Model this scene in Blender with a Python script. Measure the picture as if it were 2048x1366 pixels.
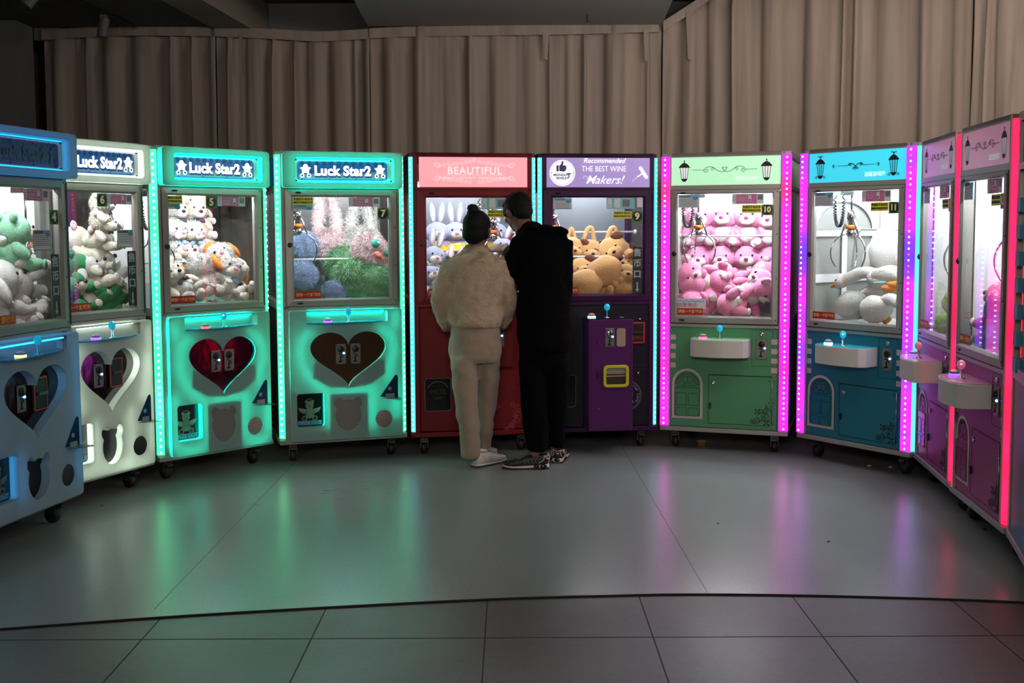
import bpy, bmesh, math, random
import numpy as np
from mathutils import Matrix, Vector, Euler, noise as mnoise

for o in list(bpy.data.objects): bpy.data.objects.remove(o)
SC = bpy.context.scene
COL = SC.collection
PI = math.pi
R = math.radians

# ------------------------------------------------------------------ camera
F_PX, CAM_H, TILT, PP_Y, ROLL = 2220.0, 1.5, math.atan(0.0778), 629.0, 0.0044
cam_data = bpy.data.cameras.new('camera')
cam_data.sensor_width = 36.0
cam_data.lens = F_PX / 2048 * 36
cam_data.shift_y = -(683 - PP_Y) / 2048
cam_data.clip_start = 0.05
cam = bpy.data.objects.new('camera', cam_data)
COL.objects.link(cam)
cam.matrix_world = (Matrix.Translation((0, 0, CAM_H)) @ Matrix.Rotation(PI / 2 - TILT, 4, 'X')
                    @ Matrix.Rotation(-ROLL, 4, 'Z'))
SC.camera = cam

# ------------------------------------------------------------------ view, world, room lamps, added ceiling fill
SC.view_settings.view_transform = 'Standard'
SC.view_settings.look = 'None'
SC.view_settings.gamma = 1.0
SC.view_settings.exposure = 0.0
SC.cycles.transparent_max_bounces = 20
SC.cycles.max_bounces = 6
SC.cycles.diffuse_bounces = 3
SC.cycles.sample_clamp_indirect = 4.0
SC.cycles.caustics_reflective = False
SC.cycles.caustics_refractive = False

world = bpy.data.worlds.new('dim_hall')
SC.world = world
world.use_nodes = True
world.node_tree.nodes['Background'].inputs[0].default_value = (0.9, 0.95, 1.0, 1)
world.node_tree.nodes['Background'].inputs[1].default_value = 0.012

def area_lamp(name, loc, target, sx, sy, power, color):
    d = bpy.data.lights.new(name, 'AREA')
    d.shape = 'RECTANGLE'; d.size = sx; d.size_y = sy; d.energy = power; d.color = color
    o = bpy.data.objects.new(name, d)
    COL.objects.link(o)
    o.location = loc
    o.rotation_euler = (Vector(target) - Vector(loc)).to_track_quat('-Z', 'Y').to_euler()
    return o
area_lamp('hall_lamp', (2.6, 5.5, 2.82), (1.9, 8.6, 1.7), 1.6, 0.8, 34, (1.0, 0.85, 0.76))
_l = area_lamp('shop_lamp', (-0.2, -1.2, 2.7), (0.3, 6.9, 0.7), 2.2, 1.0, 26, (1.0, 0.9, 0.8))
_l.data.spread = R(75)
area_lamp('ceiling_fill', (1.3, 5.7, 2.68), (1.0, 6.7, 4.6), 1.6, 0.3, 26, (1.0, 0.94, 0.88))  # added fill out of view, aimed up only to brighten the ceiling
area_lamp('cove_lamp', (1.9, 6.6, 3.35), (2.1, 8.3, 1.6), 2.2, 0.3, 22, (1.0, 0.86, 0.7))

# ------------------------------------------------------------------ pixel helpers (photograph frame 2048 x 1366)
_c, _s = math.cos(TILT), math.sin(TILT)
def ray(x, y):
    a, b = x - 1024, y - PP_Y
    cr, sr = math.cos(-ROLL), math.sin(-ROLL)
    a, b = a * cr + b * sr, -a * sr + b * cr
    d = (a / F_PX, 1.0, -b / F_PX)
    return Vector((d[0], d[1] * _c + d[2] * _s, -d[1] * _s + d[2] * _c))
def at(x, y, Y):
    r = ray(x, y); t = Y / r.y
    return Vector((r.x * t, Y, CAM_H + r.z * t))
def onz(x, y, z):
    r = ray(x, y); t = (z - CAM_H) / r.z
    return Vector((r.x * t, r.y * t, z))

# ------------------------------------------------------------------ materials
def lin(c):
    if isinstance(c, str):
        c = [int(c[i:i + 2], 16) / 255 for i in (0, 2, 4)]
        c = [x / 12.92 if x <= 0.04045 else ((x + 0.055) / 1.055) ** 2.4 for x in c]
    return (c[0], c[1], c[2], 1.0)
MATS = {}
def newmat(name):
    m = bpy.data.materials.new(name); m.use_nodes = True
    nt = m.node_tree
    return m, nt, nt.nodes['Principled BSDF'], nt.nodes['Material Output']
def mat(name, col='808080', rough=0.5, metal=0.0, emit=None, es=0.0, bump=0.0, bscale=200.0, spec=0.5, sheen=0.0, vary=0.0, vscale=6.0, coat=0.0, sample=True):
    if name in MATS: return MATS[name]
    m, nt, p, out = newmat(name)
    p.inputs['Base Color'].default_value = lin(col)
    p.inputs['Roughness'].default_value = rough
    p.inputs['Metallic'].default_value = metal
    p.inputs['Specular IOR Level'].default_value = spec
    p.inputs['Coat Weight'].default_value = coat
    p.inputs['Sheen Weight'].default_value = sheen
    if emit is not None:
        p.inputs['Emission Color'].default_value = lin(emit)
        p.inputs['Emission Strength'].default_value = es
    tc = None
    if bump or vary:
        tc = nt.nodes.new('ShaderNodeTexCoord')
    if bump:
        n = nt.nodes.new('ShaderNodeTexNoise'); n.inputs['Scale'].default_value = bscale; n.inputs['Detail'].default_value = 3
        b = nt.nodes.new('ShaderNodeBump'); b.inputs['Strength'].default_value = bump; b.inputs['Distance'].default_value = 0.01
        nt.links.new(tc.outputs['Object'], n.inputs['Vector'])
        nt.links.new(n.outputs['Fac'], b.inputs['Height'])
        nt.links.new(b.outputs['Normal'], p.inputs['Normal'])
    if vary:
        n = nt.nodes.new('ShaderNodeTexNoise'); n.inputs['Scale'].default_value = vscale; n.inputs['Detail'].default_value = 4
        mx = nt.nodes.new('ShaderNodeMix'); mx.data_type = 'RGBA'
        c = lin(col)
        mx.inputs['A'].default_value = (c[0] * (1 - vary), c[1] * (1 - vary), c[2] * (1 - vary), 1)
        mx.inputs['B'].default_value = (min(1, c[0] * (1 + vary)), min(1, c[1] * (1 + vary)), min(1, c[2] * (1 + vary)), 1)
        nt.links.new(tc.outputs['Object'], n.inputs['Vector'])
        nt.links.new(n.outputs['Fac'], mx.inputs['Factor'])
        nt.links.new(mx.outputs['Result'], p.inputs['Base Color'])
    if not sample:
        m.cycles.emission_sampling = 'NONE'
    MATS[name] = m
    return m
def glow(name, col, strength, sample=True):
    return mat(name, '101010', 0.6, emit=col, es=strength, sample=sample)
def glass(name, tint=(1, 1, 1), gloss=0.0, ior=1.45, solid=0.0):
    if name in MATS: return MATS[name]
    m, nt, p, out = newmat(name)
    nt.nodes.remove(p)
    tr = nt.nodes.new('ShaderNodeBsdfTransparent'); tr.inputs[0].default_value = (*tint, 1)
    gl = nt.nodes.new('ShaderNodeBsdfGlossy'); gl.inputs['Roughness'].default_value = gloss
    lw = nt.nodes.new('ShaderNodeLayerWeight'); lw.inputs['Blend'].default_value = 0.5
    pw = nt.nodes.new('ShaderNodeMath'); pw.operation = 'POWER'; pw.inputs[1].default_value = 5.0
    ma = nt.nodes.new('ShaderNodeMath'); ma.operation = 'MULTIPLY_ADD'; ma.inputs[1].default_value = 0.9; ma.inputs[2].default_value = ((ior - 1) / (ior + 1)) ** 2
    nt.links.new(lw.outputs['Facing'], pw.inputs[0]); nt.links.new(pw.outputs[0], ma.inputs[0])
    mx = nt.nodes.new('ShaderNodeMixShader')
    nt.links.new(ma.outputs[0], mx.inputs[0]); nt.links.new(tr.outputs[0], mx.inputs[1]); nt.links.new(gl.outputs[0], mx.inputs[2])
    last = mx
    if solid:
        df = nt.nodes.new('ShaderNodeBsdfDiffuse'); df.inputs[0].default_value = (*tint, 1)
        m2 = nt.nodes.new('ShaderNodeMixShader'); m2.inputs[0].default_value = solid
        nt.links.new(mx.outputs[0], m2.inputs[1]); nt.links.new(df.outputs[0], m2.inputs[2]); last = m2
    nt.links.new(last.outputs[0], out.inputs[0])
    MATS[name] = m
    return m
def plastic_sheet(name, col, trans=0.6):
    """milky vacuum-formed plastic that lets the lamps behind it shine through"""
    if name in MATS: return MATS[name]
    m, nt, p, out = newmat(name)
    p.inputs['Base Color'].default_value = lin(col); p.inputs['Roughness'].default_value = 0.35
    t = nt.nodes.new('ShaderNodeBsdfTranslucent'); t.inputs[0].default_value = lin(col)
    mx = nt.nodes.new('ShaderNodeMixShader'); mx.inputs[0].default_value = trans
    nt.links.new(p.outputs[0], mx.inputs[1]); nt.links.new(t.outputs[0], mx.inputs[2]); nt.links.new(mx.outputs[0], out.inputs[0])
    MATS[name] = m
    return m
def led_mat(name, stops, strength, scale=2.2, seed=0.0):
    """diffuser of a colour-chasing LED strip: the emitted colour changes along the strip's length"""
    if name in MATS: return MATS[name]
    m, nt, p, out = newmat(name)
    nt.nodes.remove(p)
    tc = nt.nodes.new('ShaderNodeTexCoord'); sp = nt.nodes.new('ShaderNodeSeparateXYZ')
    nt.links.new(tc.outputs['Object'], sp.inputs[0])
    ma = nt.nodes.new('ShaderNodeMath'); ma.operation = 'MULTIPLY_ADD'; ma.inputs[1].default_value = scale; ma.inputs[2].default_value = seed
    nt.links.new(sp.outputs['Z'], ma.inputs[0])
    n = nt.nodes.new('ShaderNodeTexNoise'); n.noise_dimensions = '1D'; n.inputs['Scale'].default_value = 1.0; n.inputs['Detail'].default_value = 1.0
    nt.links.new(ma.outputs[0], n.inputs['W'])
    cr = nt.nodes.new('ShaderNodeValToRGB')
    els = cr.color_ramp.elements
    while len(els) < len(stops): els.new(0.5)
    for e, (pos, c) in zip(els, stops): e.position = pos; e.color = lin(c)
    nt.links.new(n.outputs['Fac'], cr.inputs[0])
    em = nt.nodes.new('ShaderNodeEmission'); em.inputs[1].default_value = strength
    nt.links.new(cr.outputs[0], em.inputs[0]); nt.links.new(em.outputs[0], out.inputs[0])
    MATS[name] = m
    return m

# ------------------------------------------------------------------ mesh helpers
class MB:
    """collects geometry; build() links it as ONE mesh object"""
    def __init__(s): s.v = []; s.f = []; s.m = []; s.sm = []; s.cur = 0
    def add(s, vs, fs, smooth=False):
        b = len(s.v); s.v += [tuple(v) for v in vs]
        for f in fs: s.f.append(tuple(i + b for i in f)); s.m.append(s.cur); s.sm.append(smooth)
        return s
    def box(s, x0, x1, y0, y1, z0, z1, rot=None, piv=None):
        vs = [Vector((x, y, z)) for z in (z0, z1) for y in (y0, y1) for x in (x0, x1)]
        if rot is not None:
            c = Vector(piv) if piv is not None else Vector(((x0 + x1) / 2, (y0 + y1) / 2, (z0 + z1) / 2))
            M = Euler(rot).to_matrix(); vs = [M @ (v - c) + c for v in vs]
        return s.add(vs, [(0, 2, 3, 1), (4, 5, 7, 6), (0, 1, 5, 4), (2, 6, 7, 3), (0, 4, 6, 2), (1, 3, 7, 5)])
    def tube(s, pts, rad, n=8, cap=True, closed=False, smooth=True):
        pts = [Vector(p) for p in pts]; N = len(pts)
        rad = rad if isinstance(rad, (list, tuple)) else [rad] * N
        vs = []; prev = None
        for i, p in enumerate(pts):
            a = pts[(i - 1) % N] if (closed or i > 0) else p
            b = pts[(i + 1) % N] if (closed or i < N - 1) else p
            t = (b - a).normalized()
            if prev is None:
                u = t.cross(Vector((0, 0, 1)));
                if u.length < 1e-3: u = t.cross(Vector((1, 0, 0)))
            else: u = prev - t * prev.dot(t)
            u.normalize(); prev = u; w = t.cross(u)
            for k in range(n):
                an = 2 * PI * k / n; vs.append(p + (u * math.cos(an) + w * math.sin(an)) * rad[i])
        fs = []
        for i in range(N if closed else N - 1):
            j = (i + 1) % N
            for k in range(n): fs.append((i * n + k, i * n + (k + 1) % n, j * n + (k + 1) % n, j * n + k))
        if cap and not closed: fs.append(tuple(range(n))[::-1]); fs.append(tuple(range((N - 1) * n, N * n)))
        return s.add(vs, fs, smooth)
    def cyl(s, a, b, r, n=16, r2=None):
        return s.tube([a, b], [r, r if r2 is None else r2], n, smooth=False)
    def ell(s, c, r, rot=(0, 0, 0), nu=20, nv=12, lump=0.0, seed=0, pw=1.0):
        M = Euler(rot).to_matrix(); c = Vector(c); r = r if isinstance(r, (tuple, list)) else (r, r, r)
        vs = []
        for j in range(nv + 1):
            ph = PI * j / nv
            for i in range(nu):
                th = 2 * PI * i / nu
                d = Vector((math.sin(ph) * math.cos(th), math.sin(ph) * math.sin(th), math.cos(ph)))
                k = 1.0
                if lump: k += lump * mnoise.noise(d * 1.8 + Vector((seed * 3.1, seed, 0)))
                q = Vector([math.copysign(abs(a) ** pw, a) for a in d]) if pw != 1 else d
                vs.append(c + M @ Vector((q.x * r[0], q.y * r[1], q.z * r[2])) * k)
        fs = []
        for j in range(nv):
            for i in range(nu): fs.append((j * nu + i, (j + 1) * nu + i, (j + 1) * nu + (i + 1) % nu, j * nu + (i + 1) % nu))
        return s.add(vs, fs, True)
    def lathe(s, prof, c=(0, 0, 0), n=20, axis='z'):
        vs = []
        for r, h in prof:
            for k in range(n):
                a = 2 * PI * k / n
                if axis == 'z': p = (c[0] + r * math.cos(a), c[1] + r * math.sin(a), c[2] + h)
                elif axis == 'x': p = (c[0] + h, c[1] + r * math.cos(a), c[2] + r * math.sin(a))
                else: p = (c[0] + r * math.cos(a), c[1] + h, c[2] + r * math.sin(a))
                vs.append(p)
        fs = []
        for j in range(len(prof) - 1):
            for k in range(n): fs.append((j * n + k, j * n + (k + 1) % n, (j + 1) * n + (k + 1) % n, (j + 1) * n + k))
        fs.append(tuple(range(n))[::-1]); fs.append(tuple(range((len(prof) - 1) * n, len(prof) * n)))
        return s.add(vs, fs, True)
    def loft(s, rings, n=24, cap=True):
        """rings: (cx, cy, cz, rx, ry[, (tilt x, tilt y, turn z)])"""
        vs = []
        for rg in rings:
            c = Vector(rg[:3]); rx, ry = rg[3], rg[4]
            M = Euler(rg[5]).to_matrix() if len(rg) > 5 else Matrix.Identity(3)
            for k in range(n):
                a = 2 * PI * k / n; vs.append(c + M @ Vector((rx * math.cos(a), ry * math.sin(a), 0)))
        fs = []
        for j in range(len(rings) - 1):
            for k in range(n): fs.append((j * n + k, j * n + (k + 1) % n, (j + 1) * n + (k + 1) % n, (j + 1) * n + k))
        if cap: fs.append(tuple(range(n))[::-1]); fs.append(tuple(range((len(rings) - 1) * n, len(rings) * n)))
        return s.add(vs, fs, True)
    def ribbon(s, pts, w, y, th=0.0008, closed=False):
        """a flat painted line in the x-z plane at depth y (front faces -y)"""
        P = [Vector((p[0], p[1])) for p in pts]; N = len(P); L = []; Rr = []
        for i, p in enumerate(P):
            a = P[(i - 1) % N] if (closed or i > 0) else p
            b = P[(i + 1) % N] if (closed or i < N - 1) else p
            t = (b - a)
            t = t.normalized() if t.length > 1e-9 else Vector((1, 0))
            nn = Vector((-t.y, t.x)) * (w / 2 if not isinstance(w, (list, tuple)) else w[i] / 2)
            L.append(p + nn); Rr.append(p - nn)
        vs = [(q.x, y, q.y) for q in L] + [(q.x, y, q.y) for q in Rr] + [(q.x, y + th, q.y) for q in L] + [(q.x, y + th, q.y) for q in Rr]
        fs = []
        for i in range(N if closed else N - 1):
            j = (i + 1) % N
            fs += [(i, j, N + j, N + i), (2 * N + i, 3 * N + i, 3 * N + j, 2 * N + j), (i, 2 * N + i, 2 * N + j, j), (N + i, N + j, 3 * N + j, 3 * N + i)]
        return s.add(vs, fs)
    def poly(s, pts, y, th=0.001):
        N = len(pts)
        vs = [(p[0], y, p[1]) for p in pts] + [(p[0], y + th, p[1]) for p in pts]
        return s.add(vs, [tuple(range(N)), tuple(range(N, 2 * N))[::-1]] + [(i, N + i, N + (i + 1) % N, (i + 1) % N) for i in range(N)])
    def mesh(s, name, mats):
        me = bpy.data.meshes.new(name)
        me.from_pydata(s.v, [], s.f)
        for m in (mats if isinstance(mats, (list, tuple)) else [mats]): me.materials.append(m)
        me.polygons.foreach_set('material_index', s.m)
        me.polygons.foreach_set('use_smooth', s.sm)
        me.update()
        return me
    def build(s, name, mats, parent=None, bevel=0.0, seg=2, subsurf=0):
        return link(name, s.mesh(name, mats), parent, bevel, seg, subsurf)
def link(name, me, parent=None, bevel=0.0, seg=2, subsurf=0):
    o = bpy.data.objects.new(name, me); COL.objects.link(o)
    if parent is not None: o.parent = parent
    if bevel:
        b = o.modifiers.new('bevel', 'BEVEL'); b.width = bevel; b.segments = seg; b.limit_method = 'ANGLE'; b.angle_limit = R(40); b.harden_normals = False
    if subsurf:
        b = o.modifiers.new('sub', 'SUBSURF'); b.levels = subsurf; b.render_levels = subsurf
    return o
def empty(name, loc=(0, 0, 0), rz=0.0, parent=None):
    o = bpy.data.objects.new(name, None); COL.objects.link(o)
    o.location = loc; o.rotation_euler = (0, 0, rz); o.empty_display_size = 0.1
    if parent is not None: o.parent = parent
    return o
def tag(o, label=None, cat=None, group=None, kind=None):
    if label: o['label'] = label
    if cat: o['category'] = cat
    if group: o['group'] = group
    if kind: o['kind'] = kind
    return o
def flat2d(outlines, y, th, bevel=0.0):
    """extruded 2-D shape (holes allowed) in the x-z plane, thickness th centred on depth y -> mesh data"""
    cu = bpy.data.curves.new('shape', 'CURVE'); cu.dimensions = '2D'; cu.fill_mode = 'BOTH'
    cu.extrude = max(th / 2 - bevel, 0.0); cu.bevel_depth = bevel; cu.bevel_resolution = 2
    cu.offset = -bevel
    for pts in outlines:
        sp = cu.splines.new('POLY'); sp.points.add(len(pts) - 1)
        for i, p in enumerate(pts): sp.points[i].co = (p[0], p[1], 0, 1)
        sp.use_cyclic_u = True
    ob = bpy.data.objects.new('shape', cu)
    me = bpy.data.meshes.new_from_object(ob)
    bpy.data.objects.remove(ob); bpy.data.curves.remove(cu)
    me.transform(Matrix(((1, 0, 0, 0), (0, 0, -1, y), (0, 1, 0, 0), (0, 0, 0, 1))))
    me.materials.clear()
    return me
def plate(name, outlines, y, th, m, parent, bevel=0.0):
    me = flat2d(outlines, y, th, bevel); me.materials.append(m)
    return link(name, me, parent)
def rrect(x0, x1, z0, z1, r=0.01, n=5):
    pts = []
    for cx, cz, a0 in ((x1 - r, z1 - r, 0), (x0 + r, z1 - r, 90), (x0 + r, z0 + r, 180), (x1 - r, z0 + r, 270)):
        for i in range(n + 1):
            a = R(a0 + 90 * i / n); pts.append((cx + r * math.cos(a), cz + r * math.sin(a)))
    return pts
def circ(cx, cz, r, n=28, rz=None):
    return [(cx + r * math.cos(2 * PI * i / n), cz + (rz or r) * math.sin(2 * PI * i / n)) for i in range(n)]
def text_mesh(s, size=0.05, x=0, z=0, y=0, th=0.001, bold=0.0, shear=0.0, xs=1.0, align='CENTER', spacing=1.0):
    cu = bpy.data.curves.new('txt', 'FONT'); cu.body = s; cu.size = size; cu.align_x = align; cu.align_y = 'CENTER'
    cu.extrude = th / 2; cu.offset = bold; cu.shear = shear; cu.space_character = spacing; cu.resolution_u = 3
    ob = bpy.data.objects.new('txt', cu)
    me = bpy.data.meshes.new_from_object(ob)
    bpy.data.objects.remove(ob); bpy.data.curves.remove(cu)
    me.transform(Matrix(((xs, 0, 0, x), (0, 0, -1, y), (0, 1, 0, z), (0, 0, 0, 1))))
    me.materials.clear()
    return me
def text(name, s, m, parent, **kw):
    me = text_mesh(s, **kw); me.materials.append(m)
    return link(name, me, parent)
def join_meshes(mb, me, mi=None):
    """pour mesh data into an MB"""
    if mi is not None: mb.cur = mi
    mb.add([tuple(v.co) for v in me.vertices], [tuple(p.vertices) for p in me.polygons])
    bpy.data.meshes.remove(me)
def ring_wall(mb, pts, y0, y1):
    """the side wall of an opening: outline swept from depth y0 to y1"""
    N = len(pts)
    mb.add([(p[0], y0, p[1]) for p in pts] + [(p[0], y1, p[1]) for p in pts],
           [(i, (i + 1) % N, N + (i + 1) % N, N + i) for i in range(N)])

# ------------------------------------------------------------------ common materials
ALU = mat('white_aluminium', '8f8d87', 0.38, 0.25, vary=0.06, vscale=20)
ALU_D = mat('aluminium_seam', '4a4a48', 0.5)
WHITE = mat('white_panel', 'b9b7b0', 0.45)
CHAMBER = mat('white_chamber_wall', 'd8dad8', 0.5)
BLACK = mat('black_plastic', '0b0b0c', 0.4)
RUBBER = mat('black_rubber', '08080a', 0.6)
STEEL = mat('steel', '8c8c8c', 0.25, 1.0)
CHROME = mat('chrome', 'd0d0d0', 0.08, 1.0)
GLASS = glass('window_glass')
ACRY = glass('clear_acrylic', (0.92, 0.96, 0.96), solid=0.06)
SCREW = mat('screw_dark', '151515', 0.4, 0.6)
PINKP = mat('pink_poster', 'b96a92', 0.5); PAPER = mat('white_paper', 'c8ccd0', 0.6); PAPERB = mat('pale_blue_paper', '7fb8cc', 0.6)
GREYP = mat('grey_print', '6d6f78', 0.6); YEL = mat('yellow_sticker', 'cfcb36', 0.5); INK = mat('black_ink', '0c0c0c', 0.6)
REDS = mat('red_sticker', '9c1626', 0.5); GOLD = mat('gold_lettering', 'e0b23c', 0.5); GREENS = mat('green_sticker', '3d7a34', 0.5)
CREAM = mat('cream_lettering', 'ece8a8', 0.5); DKS = mat('dark_sticker', '10191a', 0.5); GREYL = mat('grey_lettering', '98a5a3', 0.5)
# ------------------------------------------------------------------ the setting
def struct(o): o['kind'] = 'structure'; return o
def floor_mat(name, col, r0, r1, spec=0.5):
    m, nt, p, out = newmat(name)
    tc = nt.nodes.new('ShaderNodeTexCoord')
    def noise(sc, det=5, st=(1, 1, 1)):
        mp = nt.nodes.new('ShaderNodeMapping'); mp.inputs['Scale'].default_value = st
        n = nt.nodes.new('ShaderNodeTexNoise'); n.inputs['Scale'].default_value = sc; n.inputs['Detail'].default_value = det
        nt.links.new(tc.outputs['Object'], mp.inputs[0]); nt.links.new(mp.outputs[0], n.inputs['Vector']); return n
    c = lin(col)
    n1 = noise(1.3); n2 = noise(60, 3); n3 = noise(2.0, 2)
    mx = nt.nodes.new('ShaderNodeMix'); mx.data_type = 'RGBA'
    mx.inputs['A'].default_value = (c[0] * .75, c[1] * .75, c[2] * .75, 1); mx.inputs['B'].default_value = (c[0] * 1.25, c[1] * 1.25, c[2] * 1.25, 1)
    nt.links.new(n1.outputs['Fac'], mx.inputs['Factor'])
    m2 = nt.nodes.new('ShaderNodeMix'); m2.data_type = 'RGBA'; m2.blend_type = 'OVERLAY'; m2.inputs['Factor'].default_value = 0.25
    nt.links.new(mx.outputs['Result'], m2.inputs['A']); nt.links.new(n2.outputs['Fac'], m2.inputs['B'])
    nt.links.new(m2.outputs['Result'], p.inputs['Base Color'])
    mr = nt.nodes.new('ShaderNodeMapRange'); mr.inputs['To Min'].default_value = r0; mr.inputs['To Max'].default_value = r1
    mr.inputs['From Min'].default_value = 0.3; mr.inputs['From Max'].default_value = 0.7
    nt.links.new(n3.outputs['Fac'], mr.inputs['Value']); nt.links.new(mr.outputs[0], p.inputs['Roughness'])
    b = nt.nodes.new('ShaderNodeBump'); b.inputs['Strength'].default_value = 0.05; b.inputs['Distance'].default_value = 0.002
    nt.links.new(n2.outputs['Fac'], b.inputs['Height']); nt.links.new(b.outputs[0], p.inputs['Normal'])
    p.inputs['Specular IOR Level'].default_value = spec
    return m
FL_SLAB = floor_mat('polished_grey_floor', '767b79', 0.28, 0.29, 1.0)
FL_TILE = floor_mat('dark_stone_tile', '4f4a47', 0.38, 0.45, 0.4)
JOINT = mat('dark_joint', '15120e', 0.8)

# boundary arc between the raised round floor and the dark tiles in front
arc = [(-6.0, 2.6), (-4.0, 3.52), (-2.6, 3.95), (-1.94, 4.09), (-1.32, 4.22), (-0.65, 4.33), (-0.05, 4.41), (0.36, 4.44), (0.77, 4.455), (1.37, 4.42), (2.04, 4.34), (2.8, 4.18), (4.2, 3.7), (6.0, 2.8)]
def smooth_path(p, k=6):
    out = []
    for i in range(len(p) - 1):
        p0 = p[max(i - 1, 0)]; p1 = p[i]; p2 = p[i + 1]; p3 = p[min(i + 2, len(p) - 1)]
        for j in range(k):
            t = j / k
            out.append(tuple(0.5 * (2 * b + (c - a) * t + (2 * a - 5 * b + 4 * c - d) * t * t + (3 * b - a - 3 * c + d) * t ** 3) for a, b, c, d in zip(p0, p1, p2, p3)))
    out.append(tuple(p[-1])); return out
arcs = smooth_path(arc)
def prism(name, pts, z0, z1, m):
    mb = MB(); N = len(pts)
    mb.add([(x, y, z0) for x, y in pts] + [(x, y, z1) for x, y in pts],
           [tuple(range(N))[::-1], tuple(range(N, 2 * N))] + [(i, (i + 1) % N, N + (i + 1) % N, N + i) for i in range(N)])
    return struct(mb.build(name, m))
mb = MB()
for (a, b) in zip(arcs[:-1], arcs[1:]):
    i = len(mb.v)
    mb.add([(a[0], a[1], 0), (b[0], b[1], 0), (b[0], 11, 0), (a[0], 11, 0), (a[0], a[1], -.02), (b[0], b[1], -.02)], [(0, 1, 2, 3), (4, 5, 1, 0)])
struct(mb.build('floor', FL_SLAB))
mb = MB(); mb.add([(-6, -4, -0.006), (6, -4, -0.006), (6, 6, -0.006), (-6, 6, -0.006)], [(0, 1, 2, 3)])
struct(mb.build('floor', FL_TILE))
# joints
mb = MB()
mb.tube([(x, y, -0.002) for x, y in arcs], 0.004, 6)
struct(mb.build('trim_1', JOINT))
mb = MB()
for xa, xb in ((-1.41, -1.385), (0.82, 0.765)): mb.box(min(xa, xb), min(xa, xb) + 0.004, 4.3 if xa < 0 else 4.47, 8.6, -0.001, 0.0004, rot=(0, 0, (xa - xb) / 3.5))
struct(mb.build('trim_2', mat('faint_joint', '565957', 0.5)))
mb = MB()
mb.box(-6, 6, 3.985, 3.990, -0.006, -0.0052); mb.box(-6, 6, 3.36, 3.365, -0.006, -0.0052)
for x in (-2.0, -1.37, -0.745, -0.105, 0.515, 1.14, 1.77, 2.4):
    mb.box(x - 0.0025, x + 0.0025, 2.0, 4.44 if abs(x - .6) < 1.6 else 4.2, -0.006, -0.0052)
struct(mb.build('trim_3', JOINT))
# a faint square of lighter re-sealed floor
# ceiling -----------------------------------------------------------
CE = mat('grey_ceiling', '9c9c9c', 0.8, vary=0.05, vscale=2); CE_D = mat('dark_grey_ceiling', '4a4c4e', 0.8); CE_B = mat('brown_ceiling_recess', '5c4e40', 0.8); CE_BM = mat('ceiling_beam_paint', '8a8074', 0.8); CE_Y = mat('warm_ceiling', 'b8a888', 0.8)
ZC = 3.04
def cz(x, y): p = onz(x, y, ZC); return (p.x, p.y)
edge = [cz(738, 57), cz(733, 46), cz(724, 32), cz(715, 14), cz(708, 0)]
ex = edge + [(edge[-1][0] + .05, 6.6), (edge[-1][0] + .5, 5.2), (-0.2, 3.5), (0.2, 0.0), (0.2, -4)]
right = [(6, -4), (6, 6.0), (1.5, 6.0), cz(1345, 0), cz(1325, 48), (1.27, 9.2), (edge[0][0] - .02, 9.2)]
prism('ceiling', ex + right, ZC, ZC + 0.5, CE)
mb = MB(); mb.box(-6, 3, -4, 9.4, ZC + 0.28, ZC + 0.3); struct(mb.build('ceiling', CE_B))
l1, l2 = cz(430, 55), cz(330, 0); r1, r2 = cz(505, 55), cz(412, 0)
def ext(a, b, k): return (a[0] + (b[0] - a[0]) * k, a[1] + (b[1] - a[1]) * k)
prism('ceiling', [ext(l1, l2, -.4), ext(l1, l2, 8), (-6, 0), (-6, 9.4)], ZC, ZC + .26, CE_D)
prism('ceiling', [ext(r1, r2, -.4), ext(r1, r2, 8), ext(l1, l2, 8), ext(l1, l2, -.4)], ZC - .015, ZC + .26, CE_BM)
mb = MB(); mb.box(0.9, 6, 6.0, 9.6, 3.75, 3.8); mb.box(0.9, 6, 5.95, 6.0, ZC, 3.75); struct(mb.build('ceiling', CE_Y))
# walls --------------------------------------------------------------
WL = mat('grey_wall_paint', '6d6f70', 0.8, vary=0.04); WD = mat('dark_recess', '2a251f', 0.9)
X0 = at(40, 300, 8.3).x
mb = MB(); mb.box(-6, X0, 8.3, 8.6, 0, ZC); struct(mb.build('wall_left', WL))
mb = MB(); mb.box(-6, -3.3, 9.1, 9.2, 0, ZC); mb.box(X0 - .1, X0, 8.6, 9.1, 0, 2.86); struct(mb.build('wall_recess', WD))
mb = MB(); mb.box(X0, -3.45, 8.62, 8.7, at(60, 82, 8.65).z, ZC); struct(mb.build('wall_lintel', WL))
mb = MB(); mb.box(-3.6, 1.6, 9.15, 9.3, 0, 3.6); mb.add([(1.6, 9.2, 0), (2.6, 8.8, 0), (3.7, 8.1, 0), (4.4, 7.0, 0), (4.5, 3.0, 0), (1.6, 9.2, 4), (2.6, 8.8, 4), (3.7, 8.1, 4), (4.4, 7.0, 4), (4.5, 3.0, 4)], [(0, 1, 6, 5), (1, 2, 7, 6), (2, 3, 8, 7), (3, 4, 9, 8)])
struct(mb.build('wall_back', WL))
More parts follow.
